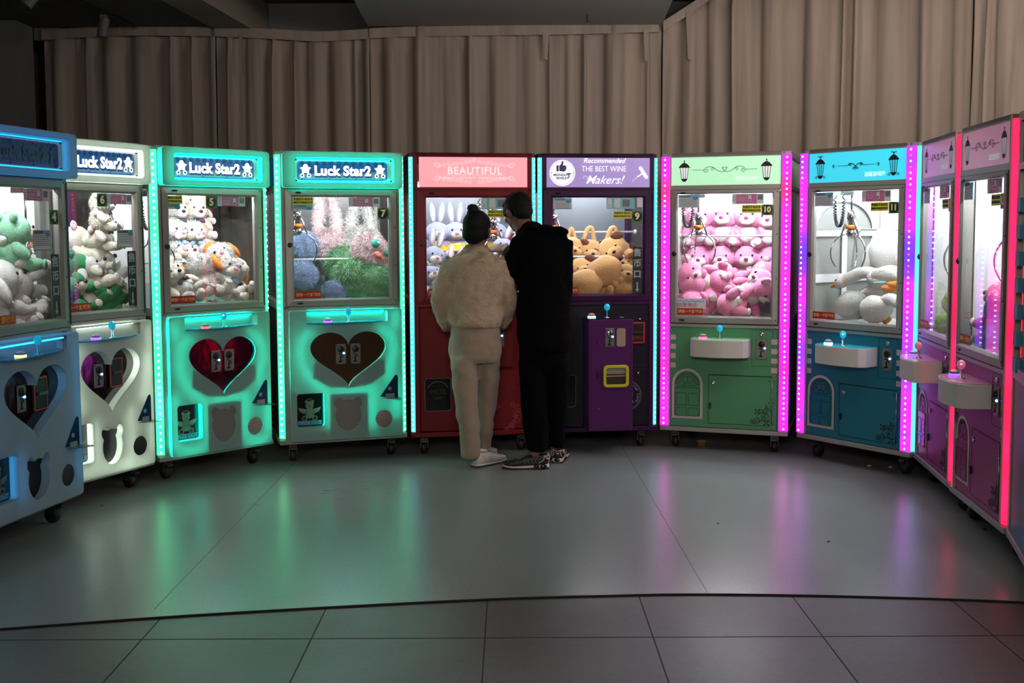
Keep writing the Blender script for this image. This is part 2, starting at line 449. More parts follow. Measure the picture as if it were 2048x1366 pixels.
# curtains -------------------------------------------------------------
def curtain_mat():
    m, nt, p, out = newmat('sheer_beige_curtain')
    tc = nt.nodes.new('ShaderNodeTexCoord'); mp = nt.nodes.new('ShaderNodeMapping'); mp.inputs['Scale'].default_value = (14, 14, 0.5)
    n = nt.nodes.new('ShaderNodeTexNoise'); n.inputs['Scale'].default_value = 1; n.inputs['Detail'].default_value = 4
    nt.links.new(tc.outputs['Object'], mp.inputs[0]); nt.links.new(mp.outputs[0], n.inputs['Vector'])
    mx = nt.nodes.new('ShaderNodeMix'); mx.data_type = 'RGBA'; mx.inputs['A'].default_value = lin('746760'); mx.inputs['B'].default_value = lin('b4a498')  # dark and light streaks put into the colour to strengthen the pleat shading
    nt.links.new(n.outputs['Fac'], mx.inputs['Factor']); nt.links.new(mx.outputs['Result'], p.inputs['Base Color'])
    n2 = nt.nodes.new('ShaderNodeTexNoise'); n2.inputs['Scale'].default_value = 500
    nt.links.new(tc.outputs['Object'], n2.inputs['Vector'])
    b = nt.nodes.new('ShaderNodeBump'); b.inputs['Strength'].default_value = 0.2; b.inputs['Distance'].default_value = 0.002
    nt.links.new(n2.outputs['Fac'], b.inputs['Height']); nt.links.new(b.outputs[0], p.inputs['Normal'])
    p.inputs['Roughness'].default_value = 0.9
    return m
CURT = curtain_mat()
def curtain(path, tops, label, seed, pitch=0.10, amp=0.055, gather=None):
    """path: (x, y) floor points; tops: height of the rail at each of them"""
    rnd = random.Random(seed)
    P = smooth_path([(x, y, t) for (x, y), t in zip(path, tops)], 24)
    L = [0]
    for a, b in zip(P[:-1], P[1:]): L.append(L[-1] + math.hypot(b[0] - a[0], b[1] - a[1]))
    tot = L[-1]; n = max(40, int(tot / 0.010)); nv = 26
    # irregular pleats: random knots
    kn = [0.0]
    while kn[-1] < tot + .3: kn.append(kn[-1] + pitch * rnd.choice((.35, .5, .8, 1.0, 1.3, 1.6)))
    am = [amp * rnd.uniform(.4, 1.5) for _ in kn]
    drift = [rnd.uniform(-.6, .6) for _ in kn]
    vs = []; cols = []
    for i in range(n + 1):
        s = tot * i / n
        j = max(k for k in range(len(L)) if L[k] <= s + 1e-9); j = min(j, len(P) - 2)
        t = (s - L[j]) / max(1e-6, L[j + 1] - L[j])
        x = P[j][0] + (P[j + 1][0] - P[j][0]) * t; y = P[j][1] + (P[j + 1][1] - P[j][1]) * t; top = P[j][2] + (P[j + 1][2] - P[j][2]) * t
        dx, dy = P[j + 1][0] - P[j][0], P[j + 1][1] - P[j][1]; l = math.hypot(dx, dy); nx, ny = dy / l, -dx / l
        cols.append((s, x, y, top, nx, ny, dx / l, dy / l))
    def pleat(s):
        k = max(q for q in range(len(kn)) if kn[q] <= s + 1e-9)
        k = min(k, len(kn) - 2); u = (s - kn[k]) / (kn[k + 1] - kn[k])
        return am[k] * (math.sin(PI * u) ** 0.7) * (1 if k % 2 else -0.35), k, u
    for v in range(nv + 1):
        h = v / nv
        for (s, x, y, top, nx, ny, tx, ty) in cols:
            sh = 0.06 * mnoise.noise(Vector((s * 1.3, h * 1.5 + seed, seed))) * (1 - h)
            d, k, u = pleat(max(0, s + sh))
            d *= 0.55 + 0.45 * math.sin(PI * min(1, (1 - h) * 1.6) / 2) if h > .93 else 1.0
            d += 0.012 * mnoise.noise(Vector((s * 9, h * 2.2, seed + 5))) + 0.05 * mnoise.noise(Vector((s * .9, h, seed + 9))) + 0.006 * mnoise.noise(Vector((s * 30, h * 3, seed)))
            g = 0.0
            if gather is not None:            # cloth falls diagonally away from a gathering point at the rail
                gs = s - gather; g = gs * 0.0
                d += 0.03 * math.exp(-abs(gs) * 3) * math.sin((gs * 26 + (1 - h) * 9))
            vs.append((x + nx * d, y + ny * d, 0.01 + (top - 0.01) * h + (0.006 * math.sin(s * 17) if v == nv else 0)))
    fs = [(v * (n + 1) + i, v * (n + 1) + i + 1, (v + 1) * (n + 1) + i + 1, (v + 1) * (n + 1) + i) for v in range(nv) for i in range(n)]
    mb = MB(); mb.add(vs, fs, True)
    o = mb.build('curtain', CURT)
    o.modifiers.new('thick', 'SOLIDIFY').thickness = 0.003
    tag(o, label, 'curtain', 'tall beige curtains behind the machines')
    # heading tape
    tb = MB(); pts = cols[::4]
    for a, b in zip(pts[:-1], pts[1:]):
        q = [(a[1] + a[4] * .05, a[2] + a[5] * .05), (b[1] + b[4] * .05, b[2] + b[5] * .05)]
        za, zb = a[3] + .0, b[3] + .0
        tb.add([(q[0][0], q[0][1], za - .075), (q[1][0], q[1][1], zb - .075), (q[1][0], q[1][1], zb), (q[0][0], q[0][1], za),
                (a[1], a[2], za), (b[1], b[2], zb)], [(0, 1, 2, 3), (3, 2, 5, 4)])
    t = tb.build('heading_tape', CURT, o)
    t.modifiers.new('thick', 'SOLIDIFY').thickness = 0.003
    rnd2 = random.Random(seed + 50)
    for c in cols[20::38]:
        if rnd2.random() < .4:
            hh = rnd2.uniform(.05, .42); x, y = c[1] + c[4] * .056, c[2] + c[5] * .056
            w = rnd2.uniform(.012, .03); rb = MB()
            rb.add([(x - c[6] * w, y - c[7] * w, c[3] - .06), (x + c[6] * w, y + c[7] * w, c[3] - .06), (x + c[6] * w * .5, y + c[7] * w * .5, c[3] - .1 - hh), (x - c[6] * w * .4, y - c[7] * w * .4, c[3] - .1 - hh * .92)], [(0, 1, 2, 3)])
            t = rb.build('hanging_pleat_end', CURT, o); t.modifiers.new('thick', 'SOLIDIFY').thickness = 0.004
    return o
YC = 8.65
def ctop(px, py): p = at(px, py, YC); return p.x, p.z
c = [ctop(88, 62), ctop(250, 54), ctop(432, 55)]
curtain([(q[0], YC) for q in c], [q[1] for q in c], 'dim beige curtain at far left beside the dark recess, under the track lamp', 3)
c = [ctop(432, 55), ctop(560, 61), ctop(640, 65), ctop(740, 60)]
curtain([(q[0], YC) for q in c], [q[1] for q in c], 'beige curtain hanging under the brown ceiling recess, above machine 7', 7)
c = [ctop(740, 59), ctop(850, 55), ctop(1100, 52), ctop(1324, 46)]
curtain([(q[0], YC) for q in c], [q[1] for q in c], 'broad beige curtain behind the red and purple machines, under the pale ceiling', 11)
x0, z0 = ctop(1326, 44)
curtain([(x0, YC), (1.45, 8.62), (1.75, 8.5), (2.3, 8.28), (2.85, 7.98), (3.17, 7.76)], [z0, 3.24, 3.42, 3.5, 3.5, 3.5], 'beige curtain gathered at the ceiling corner, behind the green and blue machines', 17, pitch=.11, amp=.060, gather=0.0)
curtain([(3.16, 7.70), (3.45, 7.32), (3.7, 6.9), (3.85, 6.2), (3.9, 5.0)], [3.5] * 5, 'beige curtain at far right above the pink machines', 23, pitch=.12, amp=.060, gather=0.4)
# track lamps ------------------------------------------------------------
DKM = mat('dark_track_metal', '1a1a1a', 0.5, 0.3); SPOTM = mat('grey_spot_housing', '606062', 0.5)
a, b = onz(150, -2, ZC - .012), onz(272, 54, ZC - .012)
b = a + (b - a) * 0.97
tr = empty('track_light', a); tag(tr, 'dark ceiling track with small grey spot lamps at upper left', 'track light')
mb = MB(); mb.tube([a - (b - a) * .8 - a, b - a], 0.014, 4, smooth=False); mb.build('track', DKM, tr)
for t, tilt in ((0.45, (-.15, -.1, -1)), (-0.55, (-.55, -.3, -.8))):
    p = (b - a) * t + Vector((0.0, 0, -.02)); d = Vector(tilt).normalized()
    mb = MB(); mb.cyl(p, p + Vector((0, 0, -.06)), 0.012, 10); mb.box(p.x - .022, p.x + .022, p.y - .022, p.y + .022, p.z - .03, p.z - .0)
    q = p + Vector((0, 0, -.06))
    mb.cyl(q - d * .035, q + d * .095, 0.034, 18, 0.038)
    mb.build('spot_lamp', SPOTM, tr)
hk = at(1174, 38, 7.9); hk = onz(1174, 30, ZC)
mb = MB(); mb.tube([(hk.x, hk.y, ZC), (hk.x, hk.y, ZC - .03), (hk.x + .01, hk.y, ZC - .045), (hk.x - .01, hk.y, ZC - .05)], .004, 6)
tag(mb.build('ceiling_hook', DKM), 'small dark hook in the pale ceiling', 'hook')

mb = MB(); rnd = random.Random(40)
for (px, py, n) in ((690, 972, 9), (770, 985, 8), (520, 1010, 5), (800, 962, 6), (640, 990, 4)):
    for _ in range(n):
        q = onz(px + rnd.uniform(-45, 45), py + rnd.uniform(-12, 12), 0.0006); L = rnd.uniform(.01, .07); a = rnd.uniform(-.3, .3); wd = rnd.uniform(.001, .003)
        d = Vector((math.cos(a), math.sin(a), 0)); nn = Vector((-d.y, d.x, 0)) * wd
        mb.add([q - d * L, q + nn, q + d * L, q - nn], [(0, 1, 2, 3)])
o = tag(mb.build('floor_scuffs', mat('scuff_mark', '303232', .7)), 'thin dark scuff marks on the grey floor in front of machine 7', 'scuff marks', kind='stuff')
# ------------------------------------------------------------------ claw machines
SPOTS = {'M4': ((-2.41, 4.86), (-2.244, 5.683)), 'M6': ((-2.42, 5.76), (-2.10, 6.42)), 'M5': ((-2.084, 6.47), (-1.534, 7.032)),
         'M7': ((-1.478, 6.976), (-.694, 7.235)), 'M8': ((-.663, 7.214), (.162, 7.359)), 'M9': ((.175, 7.355), (.981, 7.46)),
         'M10': ((1.004, 7.468), (1.803, 7.197)), 'M11': ((1.863, 7.188), (2.359, 6.51)), 'M12': ((2.392, 6.549), (2.285, 5.717)),
         'M13': ((2.273, 5.69), (2.19, 4.866)), 'M14': ((1.965, 4.05), (2.73, 3.83))}
MACH = {}
DEPTH = 0.84
TOPZ = 1.994
def machine(key, label):
    a, b = SPOTS[key]
    w = math.hypot(b[0] - a[0], b[1] - a[1]); ang = math.atan2(b[1] - a[1], b[0] - a[0])
    e = empty('claw_machine', ((a[0] + b[0]) / 2, (a[1] + b[1]) / 2, 0), ang)
    tag(e, label, 'claw machine', 'claw machines in a curved row')
    MACH[key] = (e, w, ang, Vector(((a[0] + b[0]) / 2, (a[1] + b[1]) / 2, 0)))
    return e, w
def inside(key, px, py, depth):
    """machine-local point seen at that spot of the photograph, `depth` behind the machine's front"""
    e, w, ang, o = MACH[key]
    d = Vector((math.cos(ang), math.sin(ang), 0)); n = Vector((-math.sin(ang), math.cos(ang), 0))
    r = ray(px, py); q = o + n * depth
    det = r.x * -d.y + r.y * d.x
    t = (q.x * -d.y + q.y * d.x) / det
    p = Vector((r.x * t, r.y * t, CAM_H + r.z * t)) - o
    return Vector((p.dot(d), p.dot(n), p.z))

TEAL = [(0.3, '30ff90'), (0.5, '44ff9c'), (0.75, '34ff88')]
CYAN = [(0.3, '44c8c4'), (0.5, '50c8d0'), (0.75, '58bcdc')]
PINK = [(0.26, 'ff2030'), (0.36, 'ff2a90'), (0.52, 'd824dc'), (0.68, 'e020a8'), (0.80, 'ff2050')]
VIOLET = [(0.28, '5030e0'), (0.42, '8030e8'), (0.52, 'd028e0'), (0.62, '9c30f0'), (0.76, 'f02068')]
RED = [(0.3, 'ff1038'), (0.5, 'ff2050'), (0.7, 'ff1c40')]
BLUEC = [(0.3, '00e0a8'), (0.6, '00f0c8')]
DOT_TEAL = glow('led_point_teal', 'c8fff0', 6.0, False)
DOT_CYAN = glow('led_point_cyan', '9cf4ff', 2.6, False)
DOT_PINK = glow('led_point_pink', 'ffc8f8', 6.0, False)
DOT_RED = glow('led_point_red', 'ff5038', 3.0, False)
DOT_REDS = glow('led_point_soft_red', 'ff4860', 1.2, False)
HOUSE = mat('strip_housing', '9a9a96', 0.4, 0.3)

def led_strip(e, w, side, r, stops, name, strength, z0=.165, z1=1.962, dots=None, pitch=.039, dr=.007, seed=0.0, flat=False, scale=2.2, prot=.018):
    m = led_mat(name + '_led_diffuser', stops, strength, scale, seed)
    mb = MB(); n = 6
    cx, cy = (w / 2 - r), r
    prof = []
    if flat:
        prof = [(cx - .004, -prot), (w / 2 - .008, -prot), (w / 2, -prot + .010), (w / 2, r * .6)]
        back = (cx - .004, .004)
    else:
        for i in range(n + 1):
            a = R(-90 + 90 * i / n); prof.append((cx + r * math.cos(a), cy + r * math.sin(a)))
        back = (cx, cy)
    prof = prof + [back]
    if side < 0: prof = [(-x, y) for x, y in prof][::-1]
    N = len(prof)
    mb.add([(x, y, z0) for x, y in prof] + [(x, y, z1) for x, y in prof], [(i, (i + 1) % N, N + (i + 1) % N, N + i) for i in range(N)] + [tuple(range(N))[::-1], tuple(range(N, 2 * N))])
    o = mb.build('led_strip', m, e)
    if dots:
        mb = MB(); k = int((z1 - z0 - .02) / pitch); rnd = random.Random(int(seed * 10) + 3)
        for i in range(k + 1):
            z = z0 + .015 + i * pitch
            mb.cur = 1 if (len(dots) > 1 and rnd.random() < .2) else 0
            if flat: c = (side * (w / 2 - r * .5), -.0185, z)
            else: c = (side * (cx + r * math.cos(R(-52)) * .98), cy + r * math.sin(R(-52)) * .98, z)
            mb.ell(c, (dr, dr * .8, dr), nu=8, nv=6)
        d = mb.build('led_lights', list(dots), o)
        d['kind'] = 'stuff'
    return o

def castors(e, w, m=None):
    for x in (-w / 2 + .09, w / 2 - .09):
        for y in (.09, DEPTH - .09):
            mb = MB(); mb.box(x - .035, x + .035, y - .03, y + .03, .118, .13); mb.box(x - .024, x + .024, y - .016, y + .016, .09, .12)
            mb.box(x - .026, x - .021, y - .012, y + .03, .045, .105); mb.box(x + .021, x + .026, y - .012, y + .03, .045, .105); mb.box(x - .018, x + .018, y - .045, y - .01, .085, .097)
            c = mb.build('castor', mat('worn_steel', '4c4c4c', .45, .7), e)
            mb = MB(); mb.lathe([(.012, -.018), (.036, -.018), (.041, -.012), (.041, .012), (.036, .018), (.012, .018)], (x, y + .018, .041), 20, 'x')
            mb.build('wheel', RUBBER, c)

def shell(e, w, frame, body, win_z0, side_low=None, post=0.05, head=True, roof=1.99):
    """posts, base, lower body, roof, rear posts and chamber with side and rear windows"""
    h = w / 2; p = post
    mb = MB()
    for s in (-1, 1):
        a, b = sorted((s * (h - p), s * (h - .003)))
        mb.box(a, b, .03, .07, .13, roof); mb.box(a, b, DEPTH - .05, DEPTH, .13, roof)
        mb.box(a, b, .07, DEPTH - .05, win_z0 - .06, win_z0 - .01); mb.box(a, b, .07, DEPTH - .05, roof - .04, roof)
        mb.box(a, b, .07, DEPTH - .05, 1.74, 1.77)
    mb.box(-h + p, h - p, .0, .045, roof - .028, roof); mb.box(-h + p, h - p, DEPTH - .04, DEPTH, roof - .03, roof)
    mb.box(-h + p, h - p, DEPTH - .04, DEPTH, win_z0 - .06, win_z0 - .01)
    mb.build('frame', frame, e, bevel=.003)
    mb = MB(); mb.box(-h - .001, h + .001, -.002, DEPTH, .128, .158); mb.build('base_rail', frame, e, bevel=.003)
    mb = MB(); mb.box(-h + .008, h - .008, .05, DEPTH - .01, .158, win_z0 - .06); mb.build('lower_body', side_low or body, e)
    mb = MB(); mb.box(-h + p * .6, h - p * .6, .05, DEPTH - .03, roof - .012, roof - .002); mb.build('roof_panel', body, e)
    for s in (-1, 1):
        mb = MB(); x = s * (h - .018); mb.box(x - .002, x + .002, .07, DEPTH - .05, win_z0 - .01, 1.74); mb.build('side_window', GLASS, e)
        mb = MB(); mb.box(x - .003, x + .003, .07, DEPTH - .05, 1.77, roof - .04); mb.build('side_header', body, e)
def chamber(e, w, win_z0, win_z1, backm, floor_z=None, lamp=90.0, lampc='f2f8ff', sidewhite=False, floorm=None, back_pat=None, rods=()):
    h = w / 2; fz = floor_z or win_z0 - .12
    mb = MB(); mb.box(-h + .03, h - .03, .05, DEPTH - .04, fz - .02, fz); mb.build('chamber_floor', floorm or CHAMBER, e)
    mb = MB(); mb.box(-h + .045, h - .045, DEPTH - .055, DEPTH - .04, fz, 1.8); bk = mb.build('back_panel', backm, e)
    mb = MB(); mb.box(-h + .03, h - .03, .05, DEPTH - .04, 1.80, 1.81); mb.build('chamber_ceiling', CHAMBER, e)
    lm = glow('chamber_lamp_%d' % int(lamp), lampc, lamp)
    for y in (.09, .60):
        mb = MB(); mb.box(-h + .1, h - .1, y - .010, y + .010, 1.775, 1.79)
        mb.build('lamp_tube', lm, e)
    if sidewhite:
        for s in (-1, 1):
            x = s * (h - .04); mb = MB(); mb.box(x - .003, x + .003, .08, DEPTH - .06, fz, 1.8); mb.build('side_panel', CHAMBER, e)
    for (z, y) in rods:
        mb = MB(); mb.tube([(-h + .04, y, z), (h - .04, y, z)], .007, 8)
        for s in (-1, 1): mb.cyl((s * (h - .055), y, z), (s * (h - .04), y, z), .016, 12)
        mb.build('display_rod', mat('white_rod', 'd8dcda', .4), e)
    return bk
def door_frame(e, w, x0, x1, z0, z1, wx0, wx1, wz0, wz1, frame, dark=None):
    """hinged glazed door: four mitred profiles, glass, hinge, lock, latches, screws"""
    mb = MB()
    y0, y1 = -.006, .028
    O = [(x0, z0), (x1, z0), (x1, z1), (x0, z1)]; I = [(wx0, wz0), (wx1, wz0), (wx1, wz1), (wx0, wz1)]
    M = [((a[0] + 3 * b[0]) / 4, (a[1] + 3 * b[1]) / 4) for a, b in zip(O, I)]
    for i in range(4):
        j = (i + 1) % 4
        mb.add([(O[i][0], y0, O[i][1]), (O[j][0], y0, O[j][1]), (M[j][0], y0 - .004, M[j][1]), (M[i][0], y0 - .004, M[i][1]), (I[i][0], y0 + .008, I[i][1]), (I[j][0], y0 + .008, I[j][1]),
                (O[i][0], y1, O[i][1]), (O[j][0], y1, O[j][1]), (I[i][0], y1, I[i][1]), (I[j][0], y1, I[j][1])],
               [(0, 1, 2, 3), (3, 2, 5, 4), (0, 6, 7, 1), (4, 5, 9, 8), (6, 8, 9, 7), (0, 3, 4, 8, 6), (1, 7, 9, 5, 2)])
    d = mb.build('door', frame, e)
    mb = MB(); mb.box(wx0 - .005, wx1 + .005, .008, .012, wz0 - .005, wz1 + .005); mb.build('glass', GLASS, d)
    mb = MB(); mb.tube([(x1 + .006, y0 - .002, z0 + .01), (x1 + .006, y0 - .002, z1 - .01)], .004, 8)
    for k in range(1, 14): z = z0 + (z1 - z0) * k / 14; mb.lathe([(.0052, -.003), (.0052, .003)], (x1 + .006, y0 - .002, z), 8)
    mb.build('hinge', dark or ALU_D, d)
    mb = MB(); mb.ribbon([(x0 - .003, z0 - .003), (x1 + .003, z0 - .003), (x1 + .003, z1 + .003), (x0 - .003, z1 + .003)], .003, -.004, closed=True); mb.build('seam', SCREW, d)
    mb = MB(); mb.lathe([(.016, .0), (.016, -.006), (.011, -.008), (.009, -.006), (.004, -.012)], ((x0 + wx0) / 2, y0 - .004, (z0 + z1) / 2 + .02), 18, 'y'); mb.build('lock', mat('lock_metal', '3c3c3c', .25, .9), d)
    for z in (z1 - .018, z0 + .018):
        mb = MB(); mb.ell((wx0 + .035, y0 - .005, z), (.02, .006, .006), nu=14, nv=8); mb.build('latch', SCREW, d)
    mb = MB()
    for k in (0.02, .33, .66, .97): mb.ell(((x1 + wx1) / 2 + .01, y0 - .002, z0 + (z1 - z0) * k + .01), (.004, .002, .004), nu=8, nv=6)
    o = mb.build('screws', SCREW, d); o['kind'] = 'stuff'
    return d
# ---- stickers
def poster_pink(e, x, z, w=.155, hh=.058, flip=False):
    """x, z = top left; pay-by-phone notice (its code square is left blank)"""
    y = .0035; mb = MB()
    mb.cur = 1; mb.poly([(x, z), (x + .028, z), (x + .028, z - hh), (x, z - hh)], y)
    mb.cur = 0; mb.poly([(x + .028, z), (x + w, z), (x + w, z - hh), (x + .028, z - hh)], y)
    mb.cur = 1; mb.poly([(x + w, z), (x + w + .045, z), (x + w + .045, z - hh), (x + w, z - hh)], y)
    mb.cur = 4; mb.poly([(x + w + .006, z - .008), (x + w + .038, z - .008), (x + w + .038, z - .040), (x + w + .006, z - .040)], y - .001)
    mb.cur = 1
    for (a, b, c, d) in ((.105, .008, .125, .05),): mb.poly([(x + a, z - b), (x + c, z - b), (x + c, z - d), (x + a, z - d)], y - .001)
    mb.cur = 3; mb.poly([(x + .108, z - .036), (x + .122, z - .036), (x + .122, z - .046), (x + .108, z - .046)], y - .0015)
    mb.cur = 2
    for i, (cc) in enumerate((5, 6, 3, 4)):
        mb.cur = cc; mb.ell((x + .006, y - .001, z - .01 - .012 * i), (.003, .001, .003), nu=8, nv=4)
        mb.cur = 4; mb.ribbon([(x + .011, z - .01 - .012 * i), (x + .024, z - .01 - .012 * i)], .0022, y - .001)
    mb.cur = 7
    for i in range(4): mb.ribbon([(x + .036, z - .024 - .008 * i), (x + .036 + (.055, .06, .045, .058)[i], z - .024 - .008 * i)], .0018, y - .001)
    o = mb.build('payment_notice', [PINKP, PAPER, GREENS, REDS, GREYP, mat('print_green', '3aa060'), mat('print_blue', '3a90c0'), mat('pale_print', 'd8b8c8')], e)
    text('lettering', '微信扫码投币', mat('pale_print'), o, size=.013, x=x + .034, z=z - .01, y=y - .001, align='LEFT')
    return o
def poster_aqua(e, x, z):
    y = .0035; w, hh = .19, .075; mb = MB()
    mb.poly([(x, z), (x + w, z), (x + w, z - hh), (x, z - hh)], y)
    mb.cur = 1
    for a, b in ((.005, .035), (.052, .092)): mb.poly([(x + a, z - .006), (x + b, z - .006), (x + b, z - hh + .008), (x + a, z - hh + .008)], y - .001)
    mb.cur = 2; mb.poly([(x + .108, z - .014), (x + .158, z - .014), (x + .158, z - .06), (x + .108, z - .06)], y - .001)
    mb.cur = 0; mb.ell((x + .02, y - .002, z - .052), (.006, .001, .006), nu=10, nv=4)
    return mb.build('payment_notice', [mat('aqua_poster', '6fb9bd', .5), PAPER, GREYP], e)
def poster_text(e, x, z, w=.145, hh=.085, m=None):
    """blue-edged shop notice with small print"""
    y = .0035; mb = MB()
    mb.poly([(x, z), (x + w, z), (x + w, z - hh), (x, z - hh)], y)
    mb.cur = 1; mb.poly([(x + .006, z - .02), (x + w - .006, z - .02), (x + w - .006, z - hh + .006), (x + .006, z - hh + .006)], y - .0008)
    mb.cur = 2
    rnd = random.Random(5)
    for i in range(6): mb.ribbon([(x + .012, z - .028 - .009 * i), (x + w * rnd.uniform(.7, .93), z - .028 - .009 * i)], .003, y - .0015)
    mb.cur = 3; mb.ell((x + w * .82, y - .002, z - .022), (.018, .001, .012), nu=12, nv=4)
    o = mb.build('shop_notice', [m or PAPERB, PAPER, GREYP, mat('print_blue')], e)
    text('lettering', '玩法说明', mat('print_navy', '27406c'), o, size=.017, x=x + .012, z=z - .010, y=y - .001, align='LEFT')
    return o
def yellow_note(e, x, z, w=.125, hh=.05):
    mb = MB(); mb.poly([(x, z), (x + w, z), (x + w, z - hh), (x, z - hh)], .003)
    o = mb.build('yellow_notice', YEL, e)
    me = text_mesh('充值后不会出币', size=w / 7.6, x=x + w / 2, z=z - hh * .28, y=.0022, bold=.0004)
    mbt = MB(); join_meshes(mbt, me); join_meshes(mbt, text_mesh('请再次扫码进行操作', size=w / 9.6, x=x + w / 2, z=z - hh * .70, y=.0022, bold=.0004))
    mbt.build('lettering', INK, o)
    return o
def number_sticker(e, s, x, z, k=.083):
    """x, z = top left"""
    mb = MB(); mb.poly([(x, z), (x + k, z), (x + k, z - k), (x, z - k)], .0035)
    mb.cur = 1; mb.poly(circ(x + k / 2, z - k / 2, k * .46), .0025)
    o = mb.build('number_sticker', [GREENS, BLACK], e)
    text('numeral', s, CREAM, o, size=k * (.86 if len(s) == 1 else .7), x=x + k / 2, z=z - k / 2, y=.0015, bold=.0022)
    return o
def red_note(e, x, z, w=.165, hh=.046):
    """x, z = bottom left"""
    mb = MB(); mb.poly([(x, z), (x + w, z), (x + w, z + hh), (x, z + hh)], .003)
    o = mb.build('red_notice', REDS, e)
    text('lettering', '请投一个游戏币', GOLD, o, size=w / 7.4, x=x + w / 2, z=z + hh / 2, y=.002, bold=.0006)
    return o
def coin_sign(e, x, z, w=.062, hh=.31):
    """black upright notice; x, z = top left"""
    mb = MB(); mb.poly([(x, z), (x + w, z), (x + w, z - hh), (x, z - hh)], .003)
    o = mb.build('coin_notice', DKS, e)
    for i, ch in enumerate('售币口'):
        text('lettering', ch, GREYL, o, size=.056, x=x + w / 2, z=z - .04 - .072 * i, y=.002, bold=.0014)
    mb = MB(); cx = x + w / 2; mb.poly([(cx - .004, z - .235), (cx + .004, z - .235), (cx + .004, z - .285), (cx - .004, z - .285)], .002); mb.poly([(cx - .012, z - .28), (cx + .012, z - .28), (cx, z - .303)], .002)
    mb.build('arrow', GREYL, o)
    return o

# ---- claw
def claw(e, x, y, ztop, zt, scale=1.0, coil=True, body=None, cable=None):
    k = scale
    mb = MB(); mb.box(x - .05, x + .05, y - .05, y + .05, 1.70, 1.76); mb.tube([(x, y, 1.72), (x, y, ztop)], .006, 8)
    c = mb.build('claw', STEEL, e)
    mb = MB(); mb.lathe([(.008, .0), (.022 * k, -.004), (.024 * k, -.05 * k), (.018 * k, -.055 * k), (.018 * k, -.10 * k), (.026 * k, -.105 * k), (.026 * k, -.13 * k), (.01, -.14 * k)], (x, y, ztop), 16); mb.build('claw_motor', body or CHROME, c)
    mb = MB(); mb.lathe([(.028 * k, -.075 * k), (.03 * k, -.08 * k), (.03 * k, -.092 * k), (.028 * k, -.096 * k)], (x, y, ztop), 16); mb.build('orange_collar', mat('orange_collar', 'c8742c', .5), c)
    for i in range(3):
        a = R(90 + 120 * i + 20); dx, dy = math.cos(a), math.sin(a)
        pts = []
        for (rr, dz) in ((.024, -.12), (.05, -.13), (.085, -.16), (.105, -.205), (.102, -.25), (.085, -.285), (.078, -.295)):
            pts.append((x + dx * rr * k, y + dy * rr * k, ztop + dz * k))
        mb = MB(); mb.tube(smooth_path(pts, 4), .0045 * k, 8); mb.tube([(x + dx * .02, y + dy * .02, ztop - .03 * k), (x + dx * .055 * k, y + dy * .055 * k, ztop - .135 * k)], .006, 8)
        mb.build('prong', CHROME, c)
    if coil:
        pts = []
        for i in range(150):
            t = i / 149; u = t * PI
            bx = x - .065 - .035 * math.cos(u); bz = 1.70 - .20 * math.sin(u) ** .7 if 0 < t < 1 else 1.70
            pts.append((bx + .009 * math.cos(i * 1.3), y - .04 + .009 * math.sin(i * 1.3), bz))
        mb = MB(); mb.tube(pts, .0045, 6); mb.build('coiled_cable', RUBBER, c)
    return c
def chute(e, x0, x1, ztop, fz, notice=False):
    mb = MB(); y0, y1 = .06, .24
    mb.box(x1 - .004, x1, y0, y1, fz, ztop); mb.box(x0, x1, y1 - .004, y1, fz, ztop)
    o = mb.build('prize_chute', ACRY, e)
    return o
def coin_mech(e, x, z, y, w=.066, hh=.13, parent=None, dark=True, led=True):
    """metal coin acceptor; x, z = centre, y = mounting face"""
    mb = MB(); mb.box(x - w / 2, x + w / 2, y - .006, y, z - hh / 2, z + hh / 2)
    o = mb.build('coin_slot', mat('brushed_steel', '8d8b86', .32, .85, bump=.1, bscale=90), parent or e, bevel=.002)
    mb = MB()
    mb.lathe([(.022, 0), (.022, -.004), (.018, -.007)], (x, y - .006, z + hh * .24), 20, 'y'); mb.build('coin_dial', BLACK if dark else STEEL, o)
    mb = MB(); mb.box(x - .002, x + .002, y - .0155, y - .011, z + hh * .24 - .016, z + hh * .24 + .016)
    mb.ribbon([(x - w * .22, z + .005), (x + w * .05, z - .004), (x + w * .2, z - .02)], .006, y - .009); mb.ribbon([(x - w * .05, z - .012), (x - w * .05, z - .048)], .008, y - .009); mb.ribbon([(x - w * .25, z - .048), (x + w * .1, z - .048)], .008, y - .009)
    for a in (-1, 1):
        for b in (-1, 1): mb.ell((x + a * w * .42, y - .007, z + b * hh * .44), (.003, .002, .003), nu=8, nv=5)
    mb.build('slot_lever', SCREW, o)
    if led:
        mb = MB(); mb.ell((x + w * .28, y - .009, z + .006), (.007, .004, .006), nu=12, nv=8); mb.build('indicator_light', glow('blue_indicator', '5aa0ff', 12, False), o)
    return o
def joystick(o, x, y, z, m):
    mb = MB(); mb.lathe([(.022, 0), (.02, .003), (.006, .005), (.0045, .05)], (x, y, z), 14); j = mb.build('joystick', CHROME, o)
    mb = MB(); mb.ell((x, y, z + .068), (.020, .020, .024), nu=10, nv=8)
    for f in range(0): pass
    b = MB(); b.v = mb.v; b.f = mb.f; b.m = mb.m; b.sm = [False] * len(mb.sm); b.build('joystick_ball', m, j)
